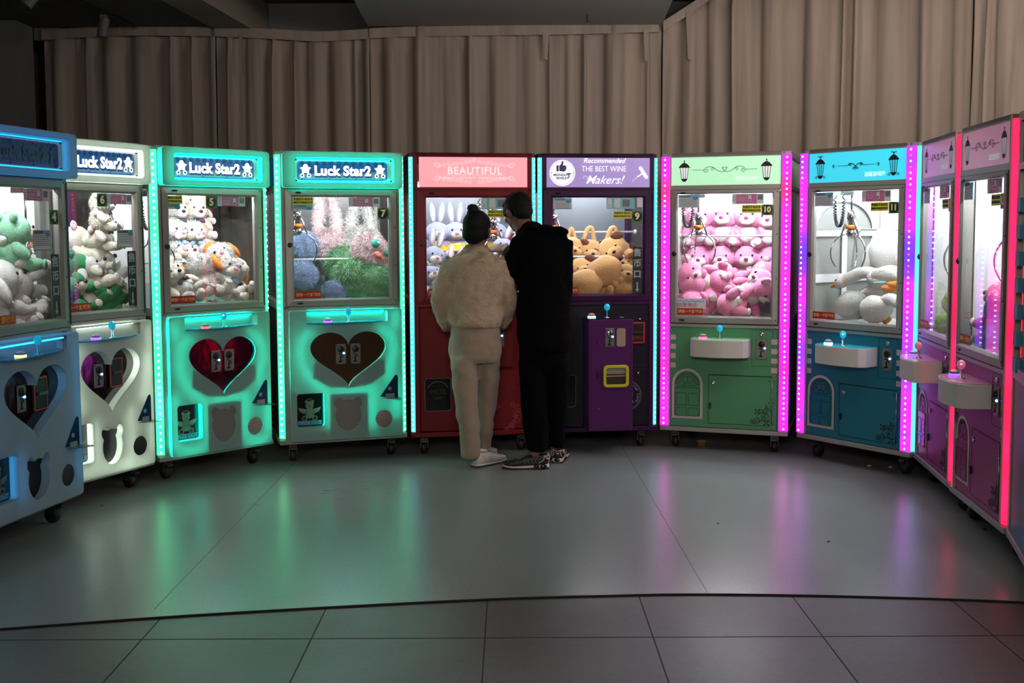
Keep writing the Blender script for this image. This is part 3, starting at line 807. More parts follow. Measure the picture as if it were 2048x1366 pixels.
def push_button(o, x, y, z, ring, top=None):
    mb = MB(); mb.lathe([(.026, 0), (.028, .004), (.026, .012), (.02, .013)], (x, y, z), 24); p = mb.build('push_button', ring, o)
    mb = MB(); mb.lathe([(.0235, .013), (.024, .018), (.0, .018)], (x, y, z), 24); mb.build('button_band', mat('button_band', '2a3a8a', .2), p)
    mb = MB(); mb.lathe([(.022, .018), (.019, .025), (.012, .030), (.0, .032)], (x, y, z), 24); mb.build('button_cap', top or glass('button_cap_clear', (.9, .95, 1), solid=.35), p)
BALL_CY = mat('cyan_crystal', '20b8d8', .05, emit='18a0c8', es=.5); BALL_PK = mat('pink_crystal', 'd878a0', .05, emit='c05080', es=.3)
# ---- type A: vacuum-formed machine with glowing milky mouldings
def heart(cx, zt, zb, hw, n=64):
    pts = []
    for i in range(n):
        t = 2 * PI * i / n
        x = math.sin(t) ** 3; z = (13 * math.cos(t) - 5 * math.cos(2 * t) - 2 * math.cos(3 * t) - math.cos(4 * t))
        z = (z + 17) / 28.95
        pts.append((cx + hw * x, zb + (zt - zb) * z))
    return pts
def bear_head(cx, cz, rx, rz, er, n=80, ea=48):
    pts = []
    circs = [(0, 0, 1.0)]
    for i in range(n):
        a = 2 * PI * i / n; d = (math.cos(a), math.sin(a)); best = 1.0
        for s in (-1, 1):
            ex, ez, r = s * math.cos(R(ea)) * 1.08, math.sin(R(ea)) * 1.08, er
            b = d[0] * ex + d[1] * ez; disc = b * b - (ex * ex + ez * ez - r * r)
            if disc > 0 and b > 0: best = max(best, b + math.sqrt(disc))
        pts.append((cx + rx * best * d[0], cz + rz * best * d[1]))
    return pts
SIGN_BLUE = mat('blue_sign', '0f4f86', .3, emit='1a5ca0', es=.35); SIGN_BLUE_FAINT = mat('faint_glow_blue_sign', '0d3a60', .3, emit='0c3a60', es=.12)  # the dark sign's panel also gets a faint glow of its own
SIGN_SHADE = mat('sign_letter_shadow', '123c8c', .4); LIT = glow('lit_sign_letters', 'f4faff', 2.2, False); UNLIT = mat('unlit_sign_letters', '1d4c66', .4)
SIGN_LOW = mat('sign_lower_print', '6f97a8', .4, emit='6f97a8', es=.12)
MIRROR = mat('mirror_steel', '6c6462', .10, 1.0, bump=.5, bscale=3.5)
def luck_sign(e, x0, x1, z0, z1, lit=True):
    y = -.012
    s = plate('sign_panel', [rrect(x0, x1, z0, z1, .018)], y, .004, SIGN_BLUE if lit else SIGN_BLUE_FAINT, e)
    cx, cz, w, h = (x0 + x1) / 2, (z0 + z1) / 2, x1 - x0, z1 - z0
    mb = MB(); pts = [(x0 + .01, z0 + .008)] + [(x0 + .01, cz - h * .18)] + [(x1 - .01, cz - h * .02), (x1 - .01, z0 + .008)]
    mb.poly(pts, y - .0035); mb.build('lower_print', SIGN_LOW if lit else SIGN_BLUE_FAINT, s)
    mb = MB()
    for k in range(12): mb.poly(circ(x0 + .03 + k * (w - .06) / 11, z1 - .012, .014, 12), y - .003)
    mb.build('cloud_edge', mat('sign_cloud', '0a3a6c', .4), s)
    # lettering: heavy display letters with slab serifs, blue drop shadow
    T = 'Luck Star2'; size = h * .70; xf = .95 * (x1 - x0) / .573
    me = text_mesh(T, size=size, x=cx, z=cz - .002, y=y - .006, bold=.0036, xs=xf, spacing=1.06)
    mb = MB(); join_meshes(mb, me); mb.build('lettering', LIT if lit else UNLIT, s)
    mb = MB(); join_meshes(mb, text_mesh(T, size=size, x=cx + .003, z=cz - .012, y=y - .0045, bold=.0046, xs=xf, spacing=1.06)); mb.build('letter_shadow', SIGN_SHADE, s)
    for sx in (x0 + .052, x1 - .048):
        st = []
        for k in range(10):
            a = R(90 + 36 * k); r = .034 if k % 2 == 0 else .020; st.append((sx + r * math.cos(a) * 1.08, cz + .008 + r * math.sin(a)))
        mb = MB(); mb.poly(st, y - .006); mb.poly(circ(sx, cz + .028, .014, 14), y - .0062)
        for q in (-1, 1): mb.poly(circ(sx + q * .021, cz - .03, .013, 14), y - .0064)
        o = mb.build('star_figure', LIT if lit else UNLIT, s)
        mb = MB()
        for q in (-1, 1): mb.poly(circ(sx + q * .021, cz - .03, .007, 12), y - .0072)
        mb.ribbon(circ(sx, cz + .048, .012, 14, .004), .0016, y - .0072, closed=True)
        mb.build('star_detail', SIGN_SHADE, o)
    mb = MB()
    for k in range(4):
        for z in (z1 - .008, z0 + .008): mb.ell((x0 + .03 + (w - .06) * k / 3, y - .004, z), (.0035, .003, .0035), nu=8, nv=5)
    o = mb.build('screws', SCREW, s); o['kind'] = 'stuff'

def luck_machine(key, num, label, sheetc, ledc, strip, P):
    e, w = machine(key, label); h = w / 2
    sheet = plastic_sheet('milky_plastic_' + key, sheetc, .62)
    led = glow('backing_led_' + key, ledc, P.get('led', 20.0))
    shell(e, w, ALU, WHITE, 1.05, side_low=mat('dark_side', '1a1a1a', .6))
    castors(e, w)
    for s in P.get('sides', (-1, 1)):
        led_strip(e, w, s, .034, strip[0], strip[1], P.get('strip', 1.6), dots=strip[2], z0=.168, z1=1.965, seed=hash_(key) + s)
    # front posts
    mb = MB()
    for s in (-1, 1):
        a, b = sorted((s * (h - .035), s * (h - .072))); mb.box(a, b, .0, .03, .158, 1.99)
    mb.box(-h + .04, h - .04, .0, .03, .99, 1.012); mb.box(-h + .04, h - .04, .006, .03, 1.738, 1.80)
    mb.build('front_post', ALU, e, bevel=.002)
    # header moulding
    kx = w / .826
    X = lambda v: v * kx
    hx0, hx1 = X(-.372), X(.388)
    rec = rrect(X(-.294), X(.335), 1.79, 1.947, .02)
    outer = rrect(hx0, hx1, 1.757, 1.979, .02)
    hd = plate('header_moulding', [outer, rec], -.058, .006, sheet, e, .0025)
    mb = MB(); ring_wall(mb, outer, -.056, .0); ring_wall(mb, rec, -.056, -.010)
    o = mb.build('moulding_rim', sheet, hd)
    mb = MB(); mb.tube([(p[0], -.026, p[1]) for p in rrect(X(-.309), X(.350), 1.776, 1.961, .025)], .004, 6, closed=True); mb.build('backing_led', led, hd)
    mb = MB(); mb.box(hx0, hx1, .0, .01, 1.757, 1.979); mb.build('header_back', WHITE, hd)
    mb = MB()
    for a in (X(-.281), X(.322)):
        for b in (1.803, 1.934): mb.lathe([(.006, 0), (.006, -.005), (.002, -.006)], (a, -.009, b), 10, 'y')
    o = mb.build('screws', SCREW, hd); o['kind'] = 'stuff'
    mb = MB(); mb.box(X(-.29), X(.33), -.010, -.008, 1.792, 1.945); mb.build('recess_back', WHITE, hd)
    if P.get('rlamp', 1):
        mb = MB()
        for z in (1.798, 1.939): mb.tube([(X(-.275), -.022, z), (X(.315), -.022, z)], .003, 6)
        mb.build('recess_lamp', glow('recess_lamp_' + key, P.get('recc', ledc), P.get('led', 20) * .35), hd)
    luck_sign(e, X(-.275), X(.298), 1.806, 1.925, P.get('sign', True))
    # window door
    door_frame(e, w, X(-.352), X(.358), 1.012, 1.748, X(-.305), X(.307), 1.058, 1.702, ALU)
    chamber(e, w, 1.05, 1.71, P.get('back', CHAMBER), lamp=P.get('lamp', 90.0), rods=P.get('rods', ((1.30, .30),)), floor_z=.97)
    # lower moulding
    zs0, zs1 = .898, .975
    ph = heart(X(.026), .842, .490, X(.243)); pr = rrect(X(-.307), X(-.133), .24, .456, .018); sh = rrect(X(-.241), X(.284), zs0 + .008, zs1, .006)
    bear = bear_head(X(.019), .303, X(.083), .10, .36); spk = circ(X(.252), .269, .056)
    out = rrect(X(-.345), X(.377), .15, .985, .016)
    holes = [ph, pr, sh, bear, spk]
    yf = -.038
    lp = plate('lower_moulding', [out] + holes, yf, .006, sheet, e, .0025)
    mb = MB(); ring_wall(mb, out, yf, .0)
    for q in (ph, pr, bear, spk): ring_wall(mb, q, yf, .012)
    mb.build('moulding_rim', sheet, lp)
    mb = MB(); mb.box(X(-.345), X(.377), .028, .034, .15, .985); mb.build('moulding_back', WHITE, lp)
    # LED runs behind the sheet
    for run in P['runs']:
        mb = MB(); mb.tube([(X(x), -.004, z) for x, z in run], .0042, 6); mb.build('backing_led', led, lp)
    # opaque boxes behind the sheet
    PLATE = mat('opaque_backing', '6a6460', .6)
    for pl in P['plates']:
        mb = MB(); mb.poly([(X(x), z) for x, z in pl], yf + .0036, .003)
        o = mb.build('backing_plate', PLATE, lp)
    # control shelf
    mb = MB(); mb.box(X(-.24), X(.284), .024, .028, zs0, zs1 + .005); sb = mb.build('shelf_back', sheet, lp)
    mb = MB(); mb.tube([(X(-.22), .006, zs1 - .004), (X(.265), .006, zs1 - .004)], .003, 6); mb.build('shelf_lamp', led, lp)
    pts = [(X(-.241), 0), (X(.284), 0), (X(.262), .045), (X(.15), .085), (X(-.02), .10), (X(-.19), .092), (X(-.235), .07)]
    mb = MB(); N = len(pts)
    mb.add([(x, .01 - d if d else .02, zs0 + .004) for x, d in pts] + [(x, .01 - d if d else .02, zs0 + .010) for x, d in pts], [tuple(range(N)), tuple(range(N, 2 * N))[::-1]] + [(i, N + i, N + (i + 1) % N, (i + 1) % N) for i in range(N)])
    cs = mb.build('control_shelf', glass('blue_glass_' + key, P.get('shelf', (.12, .45, .62)), solid=.35), e)
    joystick(cs, X(.027), -.052, zs0 + .010, BALL_CY)
    push_button(cs, X(-.105), -.052, zs0 + .010, glow('button_ring_' + key, P.get('ring', 'b060ff'), 1.6, False))
    # heart: mirror plate with two coin slots
    my = -.020 if P.get('coins', 2) == 2 else .014
    mp = plate('heart_mirror', [heart(X(.026), .846, .486, X(.246))], my, .004, P.get('mirror', MIRROR), e)
    if P.get('coins', 2) == 2:
        coin_mech(e, X(-.021), .700, my - .004, parent=mp); coin_mech(e, X(.073), .700, my - .004, parent=mp, led=False)
    else:
        coin_mech(e, X(-.03), .700, .010, parent=mp)
        mb = MB(); mb.box(X(.05), X(.16), -.002, .010, .62, .79); bb = mb.build('bill_slot', mat('dark_bezel', '141212', .4), mp, bevel=.003)
        mb = MB(); mb.ribbon(rrect(X(.056), X(.154), .628, .782, .005), .004, -.004, closed=True); mb.build('bezel_stripe', mat('orange_stripe', 'b04018', .4, emit='b04018', es=.1), bb)
        mb = MB(); mb.box(X(.07), X(.14), -.02, 0, .70, .715); mb.build('bill_mouth', STEEL, bb)
    # prize door
    pd = plate('prize_door', [rrect(X(-.307), X(-.133), .24, .456, .018)], .012, .004, mat('dark_acrylic', '0a0e10', .12), e)
    cx = X(-.222); BI = mat('pale_print_bear', '5e665a', .5)
    mb = MB(); y = .008
    mb.poly(circ(cx, .375, .026, 20), y); mb.poly(circ(cx, .325, .030, 20, .036), y)
    for s in (-1, 1):
        mb.poly(circ(cx + s * .020, .398, .010, 12), y); mb.poly(circ(cx + s * .033, .290, .018, 14), y)
        mb.poly([(cx + s * .025, .35), (cx + s * .072, .362), (cx + s * .066, .345), (cx + s * .06, .335), (cx + s * .04, .322), (cx + s * .026, .325)], y)
        mb.poly(circ(cx + s * .022, .325, .009, 10, .02), y)
    mb.ribbon(circ(cx, .413, .016, 16, .004), .002, y, closed=True)
    bi = mb.build('bear_print', BI, pd)
    mb = MB()
    for s in (-1, 1): mb.poly(circ(cx + s * .009, .379, .0025, 8), y - .001); mb.poly(circ(cx + s * .033, .290, .011, 12), y - .001)
    mb.poly(circ(cx, .368, .004, 8), y - .001); mb.build('print_detail', INK, bi)
    mb = MB(); mb.poly(rrect(X(-.3), X(-.145), .246, .276, .008), y); lb = mb.build('label_band', mat('blue_label', '1b5f78', .5), pd)
    text('lettering', 'PRIZE OUT', mat('pale_blue_letters', '5fa6b4'), lb, size=.030, x=cx, z=.261, y=y - .001, bold=.0008)
    # bear plate and speaker
    bp = plate('bear_plate', [bear_head(X(.019), .303, X(.083), .10, .36)], P.get('beary', -.024), .004, P.get('bearm', mat('grey_beige_plate', '948479', .45)), e)
    mb = MB(); mb.lathe([(.056, 0), (.056, -.006), (.05, -.009)], (X(.252), -.028, .269), 28, 'y'); sp = mb.build('speaker', P.get('spk', mat('grey_speaker', '8f8078', .5)), e)
    mb = MB()
    for rr, n in ((.008, 6), (.015, 12), (.022, 18), (.029, 24), (.036, 30), (.043, 34)):
        for k in range(n): mb.ell((X(.252) + rr * math.cos(2 * PI * k / n), -.0375, .269 + rr * math.sin(2 * PI * k / n)), (.0016, .0008, .0016), nu=5, nv=3)
    for k in range(4): a = PI / 2 * k; mb.ell((X(.252) + .049 * math.cos(a), -.037, .269 + .049 * math.sin(a)), (.003, .002, .003), nu=8, nv=4)
    o = mb.build('speaker_holes', SCREW, sp); o['kind'] = 'stuff'
    # cup holder
    mb = MB(); mb.poly([(X(.228), .415), (X(.345), .400), (X(.345), .540), (X(.338), .555), (X(.325), .548)], yf - .008, .006); cp = mb.build('cup_holder', mat('navy_acrylic', '0c3050', .15), e)
    mb = MB(); x, yy, z = X(.29), yf - .006, .403
    mb.add([(X(.24), yy, z), (X(.352), yy, z), (X(.352), yy - .075, z), (X(.33), yy - .09, z), (X(.26), yy - .03, z)] + [(X(.24), yy, z + .004), (X(.352), yy, z + .004), (X(.352), yy - .075, z + .004), (X(.33), yy - .09, z + .004), (X(.26), yy - .03, z + .004)], [(0, 1, 2, 3, 4), (9, 8, 7, 6, 5)] + [(i, (i + 1) % 5, 5 + (i + 1) % 5, 5 + i) for i in range(5)])
    mb.build('cup_tray', glass('smoked_tray', (.35, .45, .45), solid=.2), cp)
    mb = MB(); mb.box(X(.262), X(.32), yf - .012, yf - .008, .408, .432); mb.poly(circ(X(.29), .465, .012, 12), yf - .010, .002); mb.build('bracket', mat('pale_metal', 'a8b0b0', .3, .6), cp)
    # side header graphic
    for s in (-1, 1):
        mb = MB(); x = s * (h - .0125); mb.box(x - .001, x + .001, .08, DEPTH - .06, 1.77, 1.95); sg = mb.build('side_graphic', mat('blue_side_print', '0c5f94', .35, emit='0c5f94', es=.15), e)
        me = text_mesh('Luck Star', size=.09, x=0, z=0, y=0, bold=.002)
        M = Matrix.Rotation(s * PI / 2, 4, 'Z'); M = Matrix.Translation((x + s * .002, .42, 1.87)) @ M
        me.transform(M); me.materials.append(mat('pale_blue_letters')); link('lettering', me, sg)
    return e, w, X
def hash_(k): return sum(ord(c) for c in k) % 17

RUN_HEART_L = [(-.2, .86), (-.275, .80), (-.29, .70), (-.26, .60), (-.20, .53)]
RUN_HEART_R = [(.22, .87), (.315, .80), (.325, .70), (.29, .60), (.28, .52)]
_h = [q for q in heart(.026, .842, .490, .243)]
_r = [q for q in _h[:33] if q[1] < .66]; _l = [q for q in _h[33:] if q[1] < .66]
HEX = [(-.195, .655), (-.205, .555), (-.10, .492), (.03, .478), (.165, .498), (.265, .565), (.262, .66)] + _r + _l
BEARBOX = [(-.098, .155), (-.098, .44), (-.05, .446), (.09, .446), (.148, .44), (.15, .155)]
# machine 7 (front, teal)
P7 = dict(mirror=mat('bronze_mirror', '8c6c54', .22, 1.0, bump=.4, bscale=3), lamp=130.0, led=64.0, runs=[RUN_HEART_L, RUN_HEART_R, [(-.20, .53), (-.115, .46), (-.115, .24)], [(-.06, .465), (.13, .465)], [(.175, .50), (.175, .21)], [(.335, .52), (.335, .28)], [(.335, .97), (.335, .86)]],
          plates=[HEX, BEARBOX, [(-.34, .155), (-.34, .21), (-.13, .21), (-.10, .155)], [(-.335, .235), (-.335, .47), (-.31, .47), (-.31, .235)]], back=mat('grey_tile_back', '3e403f', .5), ring='c060ff', strip=2.8)
e7, w7, X7 = luck_machine('M7', '7', 'white claw machine number 7 with teal glowing mouldings and shaggy bags inside', 'acc8c4', '00ffd8', (TEAL, 'teal', (DOT_TEAL,)), P7)
yellow_note(e7, -.305, 1.70, w=.13, hh=.048); poster_pink(e7, .05, 1.70, w=.155); number_sticker(e7, '7', .235, 1.633, .072); red_note(e7, -.30, 1.06)
poster_text(e7, -.305, 1.652, w=.125, hh=.03)
claw(e7, -.25, .22, 1.62, 0, 1.15)
chute(e7, -.38, -.10, 1.20, .97)
# machine 5
P5 = dict(lamp=150.0, led=64.0, runs=[RUN_HEART_L, RUN_HEART_R, [(-.325, .52), (-.325, .20)], [(-.30, .18), (-.12, .18)], [(-.20, .53), (-.115, .46), (-.115, .22)], [(-.06, .468), (.13, .468)], [(.175, .50), (.175, .20)], [(.345, .52), (.345, .22)], [(.2, .17), (.34, .17)], [(-.31, .96), (-.31, .85)]],
          plates=[HEX, BEARBOX], ring='ff7060', strip=2.8, mirror=mat('plum_mirror', '6e4458', .10, 1.0, bump=.5, bscale=3.5), bearm=mat('mirror_plate', 'd8b0b8', .18, 1.0, bump=.3, bscale=3))
e5, w5, X5 = luck_machine('M5', '5', 'white claw machine number 5 with teal glowing mouldings and cream plush toys piled inside', 'acc8c4', '00ffd8', (TEAL, 'teal', (DOT_TEAL,)), P5)
yellow_note(e5, X5(-.335 + .01), 1.70, w=.11, hh=.048); poster_pink(e5, X5(.04), 1.70, w=.145); number_sticker(e5, '5', X5(-.045), 1.70, .072); red_note(e5, X5(-.31), 1.06)
poster_text(e5, X5(-.32), 1.652, w=.09, hh=.03)
claw(e5, -.25, .25, 1.56, 0, 1.1); chute(e5, -.36, -.10, 1.18, .97)
# machine 6 (white glow)
P6 = dict(sides=(), led=20.0, runs=[RUN_HEART_L, [(.315, .80), (.325, .70), (.29, .60), (.28, .52)], [(-.325, .90), (-.325, .20)], [(-.30, .19), (-.12, .19)], [(-.115, .46), (-.115, .22)], [(.175, .50), (.175, .20)], [(.345, .95), (.345, .22)], [(.1, .17), (.34, .17)], [(-.10, .20), (.15, .185)]],
          plates=[], ring='b070ff', strip=2.8, coins=1, mirror=mat('dim_mirror', '6a6466', .1, 1.0, bump=.5, bscale=3.5), bearm=mat('black_recess', '0c0c0d', .3), beary=.01, spk=mat('black_speaker', '141414', .5), recc='eef6ff')
e6, w6, X6 = luck_machine('M6', '6', 'white claw machine number 6 glowing white, with a white plush dog on green toys inside', 'e4e8e2', 'e0f4e4', (TEAL, 'teal', (DOT_TEAL,)), P6)
number_sticker(e6, '6', X6(.0), 1.70, .072); poster_pink(e6, X6(.08), 1.70, w=.14); coin_sign(e6, X6(.235), 1.38); red_note(e6, X6(-.30), 1.06, w=.2)
poster_text(e6, X6(.155), 1.50, w=.12, hh=.10, m=mat('grey_note', '8f9694'))
claw(e6, -.22, .3, 1.50, 0, 1.0, coil=False)
# machine 4 (blue glow)
P4 = dict(sides=(-1,), led=1.6, runs=[[(-.325, .90), (-.325, .20)], [(-.115, .46), (-.115, .22)], [(.345, .95), (.345, .22)], [(-.31, .96), (.3, .96)]],
          plates=[], ring='ffe8a0', strip=1.2, coins=1, mirror=mat('dim_mirror'), bearm=mat('black_recess'), beary=.01, spk=mat('black_speaker'), sign=False, recc='20a8ff', led2=1)
P4['led'] = 7.0
e4, w4, X4 = luck_machine('M4', '4', 'claw machine at far left glowing dim blue, with white and green plush toys inside', 'bcd4dc', '2090d0', (BLUEC, 'green', (DOT_TEAL,)), P4)
number_sticker(e4, '4', X4(.235), 1.60, .072); poster_pink(e4, X4(.04), 1.70, w=.15); coin_sign(e4, X4(.235), 1.38); red_note(e4, X4(-.30), 1.06, w=.25)
poster_text(e4, X4(.10), 1.50, w=.14, hh=.10, m=mat('grey_note'))
claw(e4, .06, .35, 1.55, 0, 1.0)
# ---- type B: dark framed machines (red, purple) with a backlit header
def backlit(name, col, strength, top=None):
    """translucent printed header with the lamp box behind it"""
    return mat(name, col, .35, emit=col, es=strength)
def dark_machine(key, label, frame, body, sign, strip):
    e, w = machine(key, label); h = w / 2
    shell(e, w, frame, body, 1.05, side_low=body, post=.045)
    castors(e, w)
    for s in (-1, 1):
        led_strip(e, w, s, .026, strip[0], strip[1], 2.0, dots=strip[2], z0=.165, z1=1.962, seed=hash_(key) + s, pitch=.034, dr=.006)
    mb = MB()
    for s in (-1, 1):
        a, b = sorted((s * (h - .027), s * (h - .058))); mb.box(a, b, .0, .03, .158, 1.99)
    mb.box(-h + .03, h - .03, .0, .03, 1.962, 1.99); mb.box(-h + .03, h - .03, .0, .03, 1.738, 1.768); mb.box(-h + .03, h - .03, -.002, .03, .985, 1.01)
    mb.build('front_post', frame, e, bevel=.003)
    sg = plate('header_sign', [rrect(-.352, .362, 1.766, 1.962, .003)], .006, .005, sign, e)
    d = door_frame(e, w, -.368, .362, 1.012, 1.746, -.308, .302, 1.058, 1.700, frame, dark=frame)
    chamber(e, w, 1.05, 1.71, mat('pale_grey_back', '54585e', .5), lamp=100.0, rods=((1.47, .45), (1.30, .30)), floor_z=.97)
    return e, w, sg
FR_RED = mat('dark_red_frame', '6e0612', .45, spec=.25); BD_RED = mat('red_panel', '66040c', .5, spec=.25); FR_PUR = mat('dark_purple_frame', '320838', .45, spec=.25); BD_NAVY = mat('dark_navy_panel', '0e0a18', .45, spec=.3)
SG_RED = backlit('pink_red_header', 'f2949c', .95); SG_PUR = backlit('violet_header', 'a08cc8', .55)
e8, w8, sg8 = dark_machine('M8', 'red claw machine with glowing pink header, partly hidden behind the couple', FR_RED, BD_RED, SG_RED, (CYAN, 'cyan', (DOT_CYAN,)))
PWL = glow('pale_header_letters', 'ffdcdc', 1.15, False)
text('lettering', 'BEAUTIFUL', PWL, sg8, size=.066, x=.012, z=1.872, y=.0025, bold=.001, spacing=1.12)
text('lettering', 'BEAUTY WITHOUT IMPERFECTIONS', PWL, sg8, size=.022, x=.012, z=1.826, y=.0025, spacing=1.2)
mb = MB()
def scroll(cx, cz, s, fx=1, fz=1, turns=1.4, n=26):
    return [(cx + fx * s * (1 - t) * math.cos(2 * PI * turns * t), cz + fz * s * (1 - t) * math.sin(2 * PI * turns * t)) for t in [i / n for i in range(n)]]
for fx in (-1, 1):
    for i in range(7):
        for fz in (-1, 1):
            cx = .012 + fx * (.03 + i * .028); cz = 1.866 + fz * (.062 - i * .0035)
            mb.ribbon(scroll(cx, cz, .014, fx, fz), .002, .0025)
    for fz in (-1, 1):
        mb.ribbon(scroll(.012 + fx * .245, 1.868 + fz * .038, .024, fx, fz), .003, .0025); mb.ribbon(scroll(.012 + fx * .225, 1.868 + fz * .036, .012, -fx, fz), .002, .0025)
mb.ribbon([(-.18, 1.846), (.20, 1.846)], .0015, .0025)
mb.ribbon([(.008, 1.962), (.008, 1.925)], .003, .0025); mb.ribbon([(-.004, 1.955), (0, 1.935), (.016, 1.935), (.02, 1.955)], .0025, .0025)
mb.build('scroll_print', PWL, sg8)
poster_aqua(e8, .055, 1.70); yellow_note(e8, .095, 1.62); number_sticker(e8, '8', .222, 1.62, .07); red_note(e8, -.30, 1.06)
coin_sign(e8, .235, 1.38)
# red lower front
mb = MB(); mb.box(-.355, .355, .012, .03, .165, .98); lf = mb.build('lower_front', BD_RED, e8)
mb = MB(); mb.ribbon(rrect(-.04, .34, .18, .40, .01), .004, .009, closed=True); mb.ribbon(rrect(-.04, .34, .42, .96, .01), .004, .009, closed=True); mb.build('panel_seam', mat('seam_red', '300508', .5), lf)
pd = plate('prize_door', [rrect(-.33, -.154, .298, .519, .02)], .008, .006, mat('smoked_black', '141013', .15), e8)
mb = MB(); mb.ribbon(rrect(-.328, -.156, .30, .517, .02), .003, .003, closed=True)
mb.ribbon([(-.242 + .07 * math.cos(R(a)), .435 + .06 * math.sin(R(a))) for a in range(20, 165, 8)], .003, .003); mb.build('door_print', GREYP, pd)
text('lettering', 'PRIZE', INK, pd, size=.042, x=-.242, z=.425, y=.0035, bold=.001); text('lettering', 'HERE', INK, pd, size=.026, x=-.242, z=.385, y=.0035, bold=.001)
OR = mat('pale_red_print', 'b0484c', .5)
mb = MB(); rnd = random.Random(8)
for i in range(26):
    a = R(-95 + i * 5.2); r = .11; mb.ribbon(scroll(.175 + r * math.cos(a) + rnd.uniform(-.02, .03), .26 + r * math.sin(a) * 1.1 + rnd.uniform(-.01, .01), rnd.uniform(.012, .026), rnd.choice((-1, 1)), 1), .0016, .009)
for z in (.345, .30): mb.ribbon([(.06, z), (.16, z)], .0015, .009)
mb.build('ornament', OR, lf)
for s, z, k in (('18', .372, .03), ('BEAUTIFUL TIME', .326, .015), ('YOU ALWAYS BELOVED', .312, .013)): text('lettering', s, OR, lf, size=k, x=.11, z=z, y=.009)
mb = MB(); mb.box(.10, .17, -.14, .012, .905, .925)
mb = MB(); mb.box(.055, .23, -.16, .012, .60, .90); cb = mb.build('control_box', BD_RED, e8, bevel=.004)
joystick(cb, .15, -.08, .90, BALL_CY); push_button(cb, .085, -.08, .90, glow('button_ring_white', 'c0fff0', 1.2, False)); coin_mech(e8, .14, .80, -.16, parent=cb)
claw(e8, .18, .33, 1.57, 0, 1.1)

e9, w9, sg9 = dark_machine('M9', 'dark purple claw machine number 9 with tan dog plushes inside', FR_PUR, BD_NAVY, SG_PUR, (CYAN, 'cyan', (DOT_CYAN,)))
WL = glow('white_header_letters', 'f6f2ff', 1.15, False)
pc = plate('badge', [circ(-.243, 1.862, .086, 48)], .0025, .001, WL, sg9)
DV = mat('dark_violet_print', '4c3f6c', .5)
mb = MB(); mb.ribbon(circ(-.243, 1.862, .077, 40), .0015, .0012, closed=True)
mb.poly([(-.283, 1.872), (-.268, 1.872), (-.268, 1.912), (-.283, 1.912)], .0012)
mb.poly([(-.264, 1.874), (-.232, 1.870), (-.222, 1.876), (-.219, 1.884), (-.216, 1.890), (-.218, 1.898), (-.216, 1.904), (-.222, 1.911), (-.240, 1.912), (-.236, 1.928), (-.238, 1.938), (-.246, 1.938), (-.252, 1.920), (-.264, 1.908)], .0012)
mb.poly([(-.215, 1.852), (-.184, 1.852), (-.184, 1.860), (-.215, 1.860)], .0012); mb.poly([(-.203, 1.828), (-.196, 1.828), (-.196, 1.852), (-.203, 1.852)], .0012)
for q in (-1, 1): mb.poly(circ(-.243 + q * .073, 1.862, .003, 10), .0012)
mb.build('thumb_print', DV, pc)
text('lettering', 'MIDNIGHT', DV, pc, size=.021, x=-.252, z=1.848, y=.0012, bold=.0007); text('lettering', 'REVELRY', DV, pc, size=.021, x=-.243, z=1.827, y=.0012, bold=.0007)
text('lettering', 'Recommended', WL, sg9, size=.046, x=.037, z=1.942, y=.0025, bold=.0008, shear=.35)
text('lettering', 'THE BEST WINE', WL, sg9, size=.052, x=.037, z=1.888, y=.0025, xs=.82)
text('lettering', 'Makers!', WL, sg9, size=.078, x=.037, z=1.815, y=.0025, bold=.0004, shear=.45)
mb = MB(); mb.ribbon(scroll(-.082, 1.826, .022, -1, 1, .8), .002, .0025); mb.ribbon([(-.10, 1.948), (-.095, 1.958), (-.085, 1.955), (-.088, 1.945), (-.1, 1.945)], .002, .0025)
mb.ribbon([(.285, 1.895), (.325, 1.835)], .024, .0025); mb.poly(circ(.285, 1.895, .012, 12), .0025); mb.poly(circ(.325, 1.835, .012, 12), .0025); mb.ribbon([(.302, 1.862), (.265, 1.838)], .009, .0025)
mb.ribbon([(.268 - i * .0035 + (.003 if i % 2 else -.003), 1.840 - i * .0028 - (.003 if i % 2 else -.003)) for i in range(12)], .002, .0025)
mb.build('corkscrew_print', WL, sg9)
poster_text(e9, -.305, 1.698, w=.125, hh=.075); poster_aqua(e9, .055, 1.70); yellow_note(e9, .10, 1.61, w=.125); number_sticker(e9, '9', .228, 1.61, .072); coin_sign(e9, .235, 1.37); red_note(e9, -.30, 1.06)
mb = MB(); mb.box(.262, .302, .002, .004, 1.635, 1.70); mb.build('white_note', PAPER, e9)
claw(e9, -.26, .25, 1.60, 0, 1.1)
chute(e9, -.37, -.09, 1.19, .97)
mb = MB(); mb.box(-.355, .352, .012, .03, .165, .985); lf = mb.build('lower_front', BD_NAVY, e9)
mb = MB()
for q in (rrect(.19, .345, .575, .93, .004), rrect(.12, .345, .20, .545, .008)): mb.ribbon(q, .006, .009, closed=True)
mb.build('panel_trim', FR_PUR, lf)
BOXP = mat('purple_box_paint', '481050', .4, spec=.3)
b0 = -.20
mb = MB(); mb.box(-.105, .19, b0, .012, .168, .905); cb = mb.build('control_box', BOXP, e9, bevel=.005)
mb = MB(); mb.ribbon(rrect(-.088, .175, .185, .865, .004), .0035, b0 - .0015, closed=True); mb.build('door_seam', mat('seam_purple', '200628', .5), cb)
mb = MB(); mb.box(-.105, .19, b0, .012, .9055, .9095); mb.build('glossy_top', mat('navy_gloss', '14182e', .08), cb)
joystick(cb, .035, b0 + .09, .909, BALL_CY); push_button(cb, -.068, b0 + .09, .909, glow('button_ring_mix', 'b8ffd8', 1.6, False), glow('button_cap_red', 'ff7080', .6, False))
